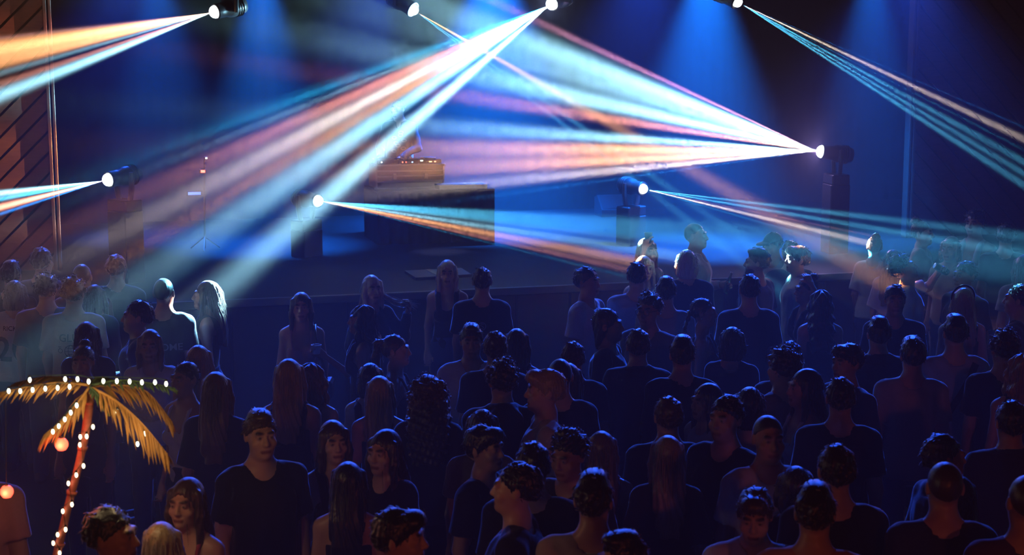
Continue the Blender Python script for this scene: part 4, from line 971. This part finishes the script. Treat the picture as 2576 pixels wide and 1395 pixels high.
Fb.ell((0, -.034, 1.57), (.066, .070, .062), .02); Fb.ell((0, -.082, 1.542), (.026, .022, .024), .02); Fb.half((0, .55, 1), 1.575); Fb.rc((-.018, -.11, 1.566), (.018, -.11, 1.566), .014, .014, .01, 'sub'); Fb.half((0, 1, 0), .0)
bv_, bq_ = Fb.net(); on_head('beard', 'beard', mesh_from('beard', bv_ - PIV, bq_, m_hair('bk')))
mb = MB()
mb.tube(rel([(.098 * math.cos(a), -.005 + .03 * math.sin(a) + .05 * math.cos(a) * 0, 1.672 + .112 * math.sin(a)) for a in np.linspace(-.15, math.pi + .15, 22)]), .009, 6)
on_head('headband', 'headband', mb.mesh('headband', m_cloth('bk'), True))
root, top, tv, tq, p = BYKEY['necklace']
mb = MB(); mb.tube([(.075 * math.cos(a), .02 + .075 * math.sin(a), 1.45 - .02 * math.sin(a)) for a in np.linspace(0, 2 * math.pi, 26)], .003, 5); mb.build('necklace', mat('silver', (.8, .8, .85)), root, True)
def hand_world(key, fwd=.085, out=.03):
    root, top, tv, tq, p = BYKEY[key]; J = joints(p['sex'], p['pose'])[0]
    e, w_ = np.array(J[1]), np.array(J[2]); d = (w_ - e) / np.linalg.norm(w_ - e); n = np.array(J[4], float); n -= d * (n @ d); n /= np.linalg.norm(n)
    return person_matrix(p, root) @ Vector(w_ + d * fwd + n * out)
def cup(key, name, label, m, r0=.028, r1=.041, h=.105, cat='cup', extra=None):
    c = hand_world(key); root = empty(name, (c.x, c.y, c.z - h * .35))
    tag(root, label, cat)
    MB().lathe([(.002, 0), (r0, 0), (r0 + .002, .004), (r1 - .001, h - .006), (r1 + .003, h - .004), (r1 + .003, h), (r1 - .002, h), (r0 - .002, .006), (.002, .005)], 20).build('cup_wall', m, root, True)
    return root
M_cupw = mat('white_plastic', (.75, .78, .82), .35, .5, vary=.03); M_clear = mat('clear_plastic', (.85, .88, .92), .12, .5, vary=.02, trans=.75)
cup('cupwoman', 'plastic_cup', 'white plastic cup held out by the dark-haired woman in profile', M_cupw, .028, .042, .075)
cup('clearcup', 'plastic_cup', 'clear plastic cup held up in the orange beam', M_clear, .028, .04, .12)
g_ = cup('straw', 'cocktail_glass', 'drink with a straw held by the lit blond woman', M_clear, .03, .036, .11, 'drink')
MB().tube([(0, 0, .01), (.02, .0, .14), (.025, 0, .17)], .004, 6).build('straw', mat('blue_straw', (.1, .2, .6), .4), g_)
MB().lathe([(.002, .008), (.028, .008), (.032, .07), (.002, .07)], 16).build('liquid', mat('cola', (.10, .03, .015), .1, .5), g_, True)
def tilted(key, name, label, cat, prof, m, axis, parts=()):
    c = hand_world(key); root = empty(name, c); tag(root, label, cat); root.rotation_euler = Vector(axis).normalized().to_track_quat('Z', 'Y').to_euler()
    MB().lathe(prof, 18).build('bottle_body' if 'bottle' in name else 'can_body', m, root, True)
    for nm, pf, mm in parts: MB().lathe(pf, 16).build(nm, mm, root, True)
    return root
tilted('bottle', 'glass_bottle', 'small bottle raised by the tall man in the open white shirt', 'bottle', [(.002, -.09), (.028, -.088), (.030, -.08), (.030, .03), (.024, .06), (.013, .09), (.012, .13), (.002, .13)], mat('dark_glass', (.03, .05, .03), .1, .6), (.3, 0, 1), (('bottle_cap', [(.002, .131), (.014, .131), (.014, .14), (.002, .141)], mat('silver', (.8, .8, .85))),))
tilted('can', 'drink_can', 'dark can tipped to the lips of the drinking man', 'can', [(.002, -.075), (.026, -.075), (.032, -.066), (.032, .056), (.026, .07), (.024, .074), (.002, .072)], mat('can_paint', (.03, .03, .05), .25, .5, .6), (-.8, -.1, .45), (('can_rim', [(.024, .073), (.0275, .073), (.0275, .078), (.024, .078)], mat('silver', (.8, .8, .85))),))
# the lock of hair one woman pulls out to the side
root, top, tv, tq, p = BYKEY['lock']
J = joints('f', 'hairhold')[0]; hd = Vector(J[2]) + (Vector(J[2]) - Vector(J[1])).normalized() * .09
mb = MB(); rr = np.random.default_rng(8)
for i in range(70):
    a = Vector((.075, .0, 1.60)) + Vector(rr.normal(size=3) * .012); b = hd + Vector(rr.normal(size=3) * .014); mid = a.lerp(b, .5) + Vector((0, 0, -.035)) + Vector(rr.normal(size=3) * .012)
    mb.tube([a, a.lerp(mid, .5) + Vector((0, 0, -.01)), mid, mid.lerp(b, .5) + Vector((0, 0, -.008)), b, b + Vector(rr.normal(size=3) * .02) + Vector((.03, 0, -.03))], [.003, .003, .0028, .0026, .0022, .0006], 3, False)
mb.build('hair_lock', m_hair('wb'), root, True)
# shoulder bag
root, top, tv, tq, p = BYKEY['bag']; Mb = person_matrix(p, root)
bag = empty('shoulder_bag', Mb @ Vector((.2, -.08, .78))); tag(bag, 'small dark shoulder bag of the woman in the pink strap top', 'bag')
Mi = Matrix.Translation(bag.location).inverted()
MB().tube([Mi @ (Mb @ Vector(q)) for q in ((.22, -.10, .98), (.17, -.125, 1.2), (.125, -.10, 1.38), (.12, .01, 1.47), (.13, .1, 1.36), (.2, .11, 1.15), (.23, .02, .98))], .011, 6).build('strap', mat('black_leather', (.015, .014, .014), .35, .5), bag, True)
MB().box((-.03, -.12, .06), (.07, .10, .22), None, .02).build('pouch', mat('black_leather', (.015, .014, .014)), bag)
MB().tube([(-.035, q, .2) for q in np.linspace(-.1, .08, 6)], .004, 6).build('zip', mat('silver', (.8, .8, .85)), bag)

# ------------------------------------------------------------------ on stage
TY = 19.4
zt = at(1033, 476, TY).z; zc = at(1033, 415, TY).z
c0 = STAGE_I @ at(946, 476, TY)
def box_s(lo, hi, bev=0.0): return MB().box(lo, hi, STAGE, bev)
M_case = mat('case_laminate', (.05, .05, .055), .5, .4); M_alu = mat('aluminium', (.16, .16, .17), .5, .4, .3, vary=.08); M_cloth = mat('table_skirt', (.008, .008, .01), .9, .1)
tb = tag(empty('stage_table', S3(c0.x + .6, c0.y + .3, DECK)), 'black-skirted table under the flight case on the stage', 'table')
def world_part(mb, name, m, root, smooth=False):
    o = mb.build(name, m, root, smooth); o.matrix_parent_inverse = Matrix.Translation(root.location).inverted(); return o
W1 = 1.46
world_part(box_s((c0.x - .04, c0.y - .3, zt - .03), (c0.x + W1, c0.y + .62, zt)), 'table_top', M_cloth, tb)
vs = []; fs = []; n = 60
for z in (DECK, zt - .03):
    for i in range(n + 1): vs.append(S3(c0.x - .04 + (W1 + .04) * i / n, c0.y - .29 + .012 * math.sin(i * 1.3), z))
fs = [(i, i + 1, n + 2 + i, n + 1 + i) for i in range(n)]
o_ = link('skirt', mesh_from('skirt', vs, fs, M_cloth), tb); o_.matrix_parent_inverse = Matrix.Translation(tb.location).inverted()
for du in (-.04, W1):
    vs = [S3(c0.x + du + .01 * math.sin(i * 1.4), c0.y - .29 + .9 * i / 30, z) for z in (DECK, zt - .03) for i in range(31)]
    o_ = link('side_skirt', mesh_from('side_skirt', vs, [(i, i + 1, 32 + i, 31 + i) for i in range(30)], M_cloth), tb); o_.matrix_parent_inverse = Matrix.Translation(tb.location).inverted()
for du in (0, W1 - .1):
    for dv in (-.24, .54): world_part(box_s((c0.x + du, c0.y + dv, DECK), (c0.x + du + .04, c0.y + dv + .04, zt - .03)), 'leg', M_black, tb)
W2 = 178 * TY / F
fc = tag(empty('flight_case', S3(c0.x + W2 / 2, c0.y + .3, zt)), 'metal-edged flight case with three horizontal strips in front of the performer', 'flight case')
H = zc - zt
world_part(box_s((c0.x + .012, c0.y + .03, zt), (c0.x + W2 - .012, c0.y + .56, zc - .01)), 'case_body', M_case, fc)
for t in (.02, .30, .52, .74, .98):
    world_part(box_s((c0.x, c0.y + .014, zt + H * t - .012), (c0.x + W2, c0.y + .03, zt + H * t + .008), .003), 'edge_strip', M_alu, fc)
for du in (0, W2 - .022): world_part(box_s((c0.x + du, c0.y + .012, zt), (c0.x + du + .022, c0.y + .034, zc), .003), 'corner_post', M_alu, fc)
for du in (.22, W2 - .26): world_part(box_s((c0.x + du, c0.y + .006, zt + H * .38), (c0.x + du + .045, c0.y + .03, zt + H * .62), .004), 'latch', M_alu, fc)
for du in (0, W2):
    for z in (zt + .015, zc - .015): world_part(MB().lathe([(.001, -.02), (.016, -.012), (.02, 0), (.016, .012), (.001, .02)], 12, STAGE @ Matrix.Translation((c0.x + du, c0.y + .02, z))), 'ball_corner', M_alu, fc, True)
def led(root, u, v, z, w_, h_, col, st=5):
    k = 'led_%d_%d_%d' % tuple(int(q * 9) for q in col)
    world_part(box_s((u - w_ / 2, v - .006, z - h_ / 2), (u + w_ / 2, v + .004, z + h_ / 2)), 'indicator_light', mat(k, col, .3, .5, vary=0, emit=col, estr=st), root)
def gear(name, label, u0, u1, leds):
    r = tag(empty(name, S3((u0 + u1) / 2, c0.y + .25, zc)), label, 'music gear', 'players and mixer on the flight case')
    world_part(box_s((u0, c0.y + .05, zc), (u1, c0.y + .42, zc + .055), .006), 'gear_body', M_black, r)
    if name == 'media_player':
        world_part(MB().lathe([(.10, 0), (.10, .014), (.085, .018), (.002, .018)], 24, STAGE @ Matrix.Translation(((u0 + u1) / 2, c0.y + .20, zc + .055))), 'jog_wheel', M_alu, r, True)
    else:
        for i in range(3):
            for k in range(3): world_part(MB().lathe([(.009, 0), (.008, .018), (.001, .018)], 8, STAGE @ Matrix.Translation((u0 + (u1 - u0) * (i + 1) / 4, c0.y + .16 + .07 * k, zc + .055))), 'knob', M_alu, r)
    for u, z, wd, col in leds: led(r, u, c0.y + .05, zc + z, wd, .012, col)
px2u = lambda px: c0.x + (px - 946) * TY / F
gear('media_player', 'left player on the flight case with one white light', px2u(952), px2u(1008), [(px2u(963), .03, .014, (1, 1, 1))])
gear('mixer', 'mixer with red and blue lights between the two players', px2u(1011), px2u(1058), [(px2u(1017), .025, .012, (1, .15, .1)), (px2u(1026), .025, .012, (1, .15, .1)), (px2u(1042), .025, .016, (.3, .6, 1))])
gear('media_player', 'right player with a green light and orange light bar', px2u(1061), px2u(1118), [(px2u(1066), .04, .03, (.6, 1, .8)), (px2u(1089), .025, .035, (1, .45, .2)), (px2u(1101), .025, .02, (1, .35, .2))])
lb_ = tag(empty('equipment_box', S3(px2u(1154), c0.y - .16, zt)), 'low grey equipment box right of the flight case', 'box')
world_part(box_s((px2u(1096), c0.y - .28, zt), (px2u(1222), c0.y - .02, zt + .06), .006), 'box_body', mat('grey_case', (.10, .10, .11), .7, .2), lb_)
world_part(box_s((px2u(1096) - .004, c0.y - .284, zt + .035), (px2u(1222) + .004, c0.y - .016, zt + .041)), 'lid_seam', M_black, lb_)
# the performer
dj = dict(px=1030, y=240, sex='m', st=1.74, rot=-8, hy=-25, pose='dj', mir=0, hair='short', hc='db', top='shirt', tc='dk', bc='bk', label='performer behind the flight case in an open patterned shirt, hands on the gear', skin='d', hp=14, tilt=0, cap=None, key='dj', group=None)
djp = S3(px2u(1048), c0.y + 1.0, DECK)
djr = empty('person', djp); build_person(dj, djr)
project('dj', 'shirt_pattern', *merge2d(*[ring(.02 + .07 * math.sin(i * 2.4), 1.02 + .035 * i, .03, .018, .012, 12) for i in range(10)]), mat('pattern_print', (.25, .18, .15), .8), back=False)
# boards, wedges and racks further along the stage
A_, B_, C_, D_ = [at_z(x, y, DECK + .03) for x, y in ((1046, 698), (1186, 689), (1160, 673), (1018, 680))]
pb = tag(empty('stage_board', tuple((A_ + C_) / 2 - Vector((0, 0, .03)))), 'flat board with a tape strip lying at the stage edge', 'board')
vs = [A_, B_, C_, D_] + [q - Vector((0, 0, .03)) for q in (A_, B_, C_, D_)]; fq = [(0, 1, 2, 3), (7, 6, 5, 4), (0, 4, 5, 1), (1, 5, 6, 2), (2, 6, 7, 3), (3, 7, 4, 0)]
o_ = link('board_panel', mesh_from('board_panel', [tuple(q) for q in vs], fq, mat('board_grey', (.16, .17, .2), .3, .5), False), pb); o_.matrix_parent_inverse = Matrix.Translation(pb.location).inverted()
s0 = [A_.lerp(B_, .40), A_.lerp(B_, .50), D_.lerp(C_, .46), D_.lerp(C_, .36)]; up = Vector((0, 0, .003))
o_ = link('tape_strip', mesh_from('tape_strip', [tuple(q + up) for q in s0] + [tuple(q) for q in s0], fq, mat('tape', (.35, .30, .28), .7), False), pb); o_.matrix_parent_inverse = Matrix.Translation(pb.location).inverted()
def wedge(px, py, label):
    q = STAGE_I @ at_z(px, py, DECK); r = tag(empty('stage_monitor', S3(q.x, q.y, DECK)), label, 'speaker', 'wedge monitors on the stage')
    w2 = .2; prof = [(0, 0), (.34, 0), (.34, .26), (.22, .30), (0, .10)]
    vs = [S3(q.x + s * w2, q.y + a, DECK + b) for s in (-1, 1) for a, b in prof]; n = 5
    fs = [tuple(range(n))[::-1], tuple(range(n, 2 * n))] + [(i, (i + 1) % n, (i + 1) % n + n, i + n) for i in range(n)]
    world_part(MB().add(vs, fs), 'cabinet', M_black, r)
    g = [S3(q.x + s * (w2 - .02), q.y + a - .006, DECK + b + .004) for s in (-1, 1) for a, b in ((.02, .12), (.21, .288))]
    world_part(MB().add(g, [(0, 1, 3, 2)]), 'grille', mat('grille', (.03, .012, .014), .7, .1), r)
wedge(1547, 545, 'left of two wedge monitors on the right half of the stage'); wedge(1642, 541, 'right of two wedge monitors on the right half of the stage')
RY = 18.6
rk = at(500, 500, RY); q = STAGE_I @ rk
r = tag(empty('equipment_stand', S3(q.x, q.y, DECK)), 'thin equipment stand with blue display and small lights inside the big beam', 'stand')
px2q = lambda px: q.x + (px - 500) * RY / F / math.cos(TH)
zz = lambda py: at(500, py, RY).z
world_part(MB().tube([S3(px2q(512), q.y + .06, DECK + .02), S3(px2q(518), q.y + .06, zz(395))], .012, 8), 'pole', M_black, r)
for a_ in range(3):
    an = a_ * 2.094 + .4; world_part(MB().tube([S3(px2q(512), q.y + .06, DECK + .16), S3(px2q(512) + .2 * math.cos(an), q.y + .06 + .2 * math.sin(an), DECK + .01)], .008, 6), 'foot', M_black, r)
for nm, px, py, wd, hh in (('display_unit', 490, 486, .19, .06), ('lamp_unit', 512, 431, .08, .05), ('clip_light', 521, 398, .04, .035)):
    world_part(box_s((px2q(px) - wd / 2, q.y, zz(py) - hh / 2), (px2q(px) + wd / 2, q.y + .05, zz(py) + hh / 2), .004), nm, M_black, r)
led(r, px2q(490), q.y, zz(486), .15, .034, (.12, .3, 1.0), 1.2); led(r, px2q(521), q.y, zz(398), .02, .016, (1, .95, .8), 4); led(r, px2q(512), q.y, zz(431), .05, .03, (1, .2, .1), .6)

# ------------------------------------------------------------------ lit artificial palm at the front left
PY = 7.0
pp = lambda x, y, dy=0: at(x, y, PY + dy)
base = pp(150, 1395); base = Vector((base.x - .12, PY, 0))
palm = tag(empty('artificial_palm', base), 'slim artificial palm with drooping orange fronds wound with string lights', 'palm')
def pw(mb, name, m, root=palm, smooth=True):
    o = mb.build(name, m, root, smooth); o.matrix_parent_inverse = Matrix.Translation(root.location).inverted() if root is palm else Matrix.Translation(base).inverted(); return o
M_trunk = mat('palm_trunk', (.42, .13, .08), .7, .3, vary=.3, scale=25, bump=.3, stretch=(1, 1, 3)); M_frond = mat('palm_frond', (.42, .20, .05), .6, .3, vary=.45, scale=7, bump=.1); M_frondg = mat('palm_green', (.05, .09, .035), .6, .3, vary=.4, scale=9)
tr = [pp(228, 985), pp(222, 1040), pp(214, 1095), pp(200, 1160), pp(188, 1210), pp(172, 1270), pp(156, 1340), pp(142, 1400), pp(126, 1480)]
tr += [tr[-1].lerp(base + Vector((0, 0, .0)), t) for t in (.4, .75, 1)]
pw(MB().tube(tr, [.020, .020, .019, .018, .018, .018, .019, .020, .021, .022, .024, .028], 12), 'trunk', M_trunk)
for i, (a_, b_) in enumerate(zip(tr[:-1], tr[1:])):
    if i % 2 == 0: pw(MB().tube([a_.lerp(b_, .4), a_.lerp(b_, .55)], [.0235 + .0005 * i, .021 + .0005 * i], 12), 'bark_ring', M_trunk)
pw(MB().lathe([(.03, 0), (.16, .0), (.18, .03), (.02, .04)], 20, Matrix.Translation(base)), 'base_plate', M_black)
def frond(pts, m, ll, droop, seed, n=26):
    rg = random.Random(seed); mb = MB(); pts = [Vector(q) for q in pts]
    def cv(t):
        f_ = t * (len(pts) - 1); i = min(int(f_), len(pts) - 2); u = f_ - i
        p0, p1, p2, p3 = pts[max(i - 1, 0)], pts[i], pts[i + 1], pts[min(i + 2, len(pts) - 1)]
        return .5 * (2 * p1 + (p2 - p0) * u + (2 * p0 - 5 * p1 + 4 * p2 - p3) * u * u + (3 * p1 - p0 - 3 * p2 + p3) * u ** 3)
    rach = [cv(t / 12) for t in range(13)]
    fo = pw(MB().tube(rach, [.008 * (1 - .07 * i) for i in range(13)], 6), 'frond', m)
    for i in range(n):
        t = .12 + .87 * i / (n - 1); c = cv(t); d = (cv(min(1, t + .02)) - cv(max(0, t - .02))).normalized(); sd = d.cross(Vector((0, 0, 1))).normalized()
        for s in (-1, 1):
            L_ = ll * 1.15 * (.55 + .55 * math.sin(math.pi * min(1, .15 + t * .8))) * rg.uniform(.7, 1.15)
            out = (sd * s * .55 + d * .62 + Vector((0, 0, -droop * (.6 + .5 * t))) + Vector([rg.uniform(-.2, .2) for _ in range(3)])).normalized()
            p1 = c + out * L_ * .5; p2 = c + out * L_ * .92 + Vector((0, 0, -L_ * .22 * droop)); wv = out.cross(Vector((0, 0, 1)))
            if wv.length < .1: wv = sd.copy()
            wv = (wv.normalized() + d * .4).normalized() * .0085; nn = out.cross(wv).normalized() * .002
            mb.add([c - wv * .5, c + wv * .5, p1 + wv + nn, p1 - wv + nn, p2, c - nn, p1 - nn * 2], [(0, 5, 6, 3), (5, 1, 2, 6), (3, 6, 4), (6, 2, 4)])
    o = mb.build('leaflets', m, fo, False); o['kind'] = 'stuff'
frond([pp(226, 968), pp(150, 962, -.03), pp(70, 972, -.06), pp(-15, 990, -.08)], M_frond, .085, .55, 1)
frond([pp(226, 970, .02), pp(175, 953, .06), pp(110, 948, .1), pp(40, 962, .13)], M_frond, .075, .3, 2)
frond([pp(224, 975, -.02), pp(196, 1012, -.05), pp(160, 1052, -.06), pp(112, 1092, -.07)], M_frond, .115, .5, 3)
frond([pp(232, 975, -.03), pp(290, 1006, -.07), pp(355, 1062, -.10), pp(420, 1140, -.12)], M_frond, .13, .8, 4, 32)
frond([pp(232, 972, .02), pp(300, 968, .05), pp(370, 985, .08), pp(432, 1060, .1)], M_frond, .11, .8, 5)
frond([pp(232, 968), pp(295, 956, -.02), pp(360, 960, -.03), pp(440, 975, -.04)], M_frondg, .05, .5, 6)
frond([pp(230, 966, .03), pp(245, 950, .08), pp(290, 955, .15), pp(330, 985, .2)], M_frondg, .07, .6, 7)
frond([pp(228, 972, -.02), pp(240, 985, -.05), pp(262, 1010, -.07), pp(276, 1034, -.08)], M_frondg, .045, .7, 8, 12)
# string lights wound over fronds and trunk
BULBS_F = [(22, 983), (51, 983), (82, 980), (114, 977), (145, 975), (175, 972), (75, 955), (164, 953), (195, 953), (223, 959), (260, 958), (294, 958), (326, 959), (357, 961), (390, 961), (418, 965), (193, 1019), (178, 1037), (163, 1054), (148, 1071), (133, 1085), (295, 1035), (365, 1090), (385, 1113), (407, 1132), (346, 1116)]
BULBS_T = [(234, 1073), (218, 1097), (201, 1118), (202, 1098), (210, 1171), (192, 1194), (172, 1215), (181, 1268), (158, 1285), (165, 1331), (145, 1344), (134, 1365), (150, 1390)]
sl = tag(empty('string_lights', base), 'string of small glowing bulbs wound along the palm fronds and trunk', 'string lights')
def bulbs(lst, m, dy):
    pm = MB().lathe([(.001, -.012), (.004, -.010), (.0072, -.003), (.007, .003), (.004, .010), (.003, .013)], 10).mesh('bulb', m, True)
    so = MB().lathe([(.0045, .012), (.0055, .014), (.0055, .022), (.001, .023)], 8).mesh('socket', M_black)
    pts = []
    for x, y in lst:
        q = pp(x, y, dy); b = link('bulb', pm, sl); b.location = q - base; s_ = link('socket', so, b); pts.append(q - base + Vector((0, 0, .02)))
    return pts
M_bulb = mat('bulb_glow', (.9, .95, .8), .3, .5, vary=0, emit=(.95, 1.0, .74), estr=5.0); M_bulbw = mat('bulb_warm', (.95, .8, .6), .3, .5, vary=0, emit=(1.0, .78, .50), estr=5.0)
pf = bulbs(BULBS_F, M_bulb, -.10); pt = bulbs(BULBS_T, M_bulbw, -.03)
mb = MB()
for a_, b_ in ((0, 6), (6, 10), (9, 16), (16, 21), (21, 25)):
    seg = pf[a_:b_]
    if len(seg) > 1: mb.tube(seg, .0018, 5)
mb.tube(pt, .0018, 5); mb.build('wire', mat('wire_green', (.02, .05, .03), .6), sl, True)
M_red = mat('red_glow', (1, .2, .12), .4, .4, vary=0, emit=(1.0, .10, .05), estr=3.0)
def lantern(x, y, x2, y2, label, lit=True):
    c = pp(x, y, -.08); root = tag(empty('red_lantern', c), label, 'lantern', 'red lanterns hanging from the palm')
    MB().lathe([(.004, -.030), (.018, -.026), (.028, -.012), (.030, 0), (.028, .012), (.018, .026), (.006, .030)], 16).build('globe', M_red, root, True)
    MB().lathe([(.008, .028), (.008, .038), (.003, .04)], 10).build('lantern_cap', M_black, root)
    MB().tube([(0, 0, .038), pp(x2, y2, -.05) - c], .0015, 5).build('cord', M_black, root)
    if not lit: return
    L = bpy.data.lights.new('lantern_light', 'POINT'); L.energy = LANT; L.color = (1, .14, .07); L.shadow_soft_size = .03; o = link('lantern_light', L); o.location = c + Vector((.0, -.05, 0))
LANT = 1.5
lantern(155, 1117, 160, 1060, 'red lantern glowing left of the palm trunk'); lantern(17, 1236, 14, 992, 'red lantern hanging at the lower left edge')
for x, y, dy, e in ((130, 1010, -.32, 1.5), (350, 1060, -.36, 1.7)):
    L = bpy.data.lights.new('bulb_light', 'POINT'); L.energy = e * 1.9; L.color = (1.0, .72, .36); L.shadow_soft_size = .03; o = link('bulb_light', L); o.location = pp(x, y, dy)
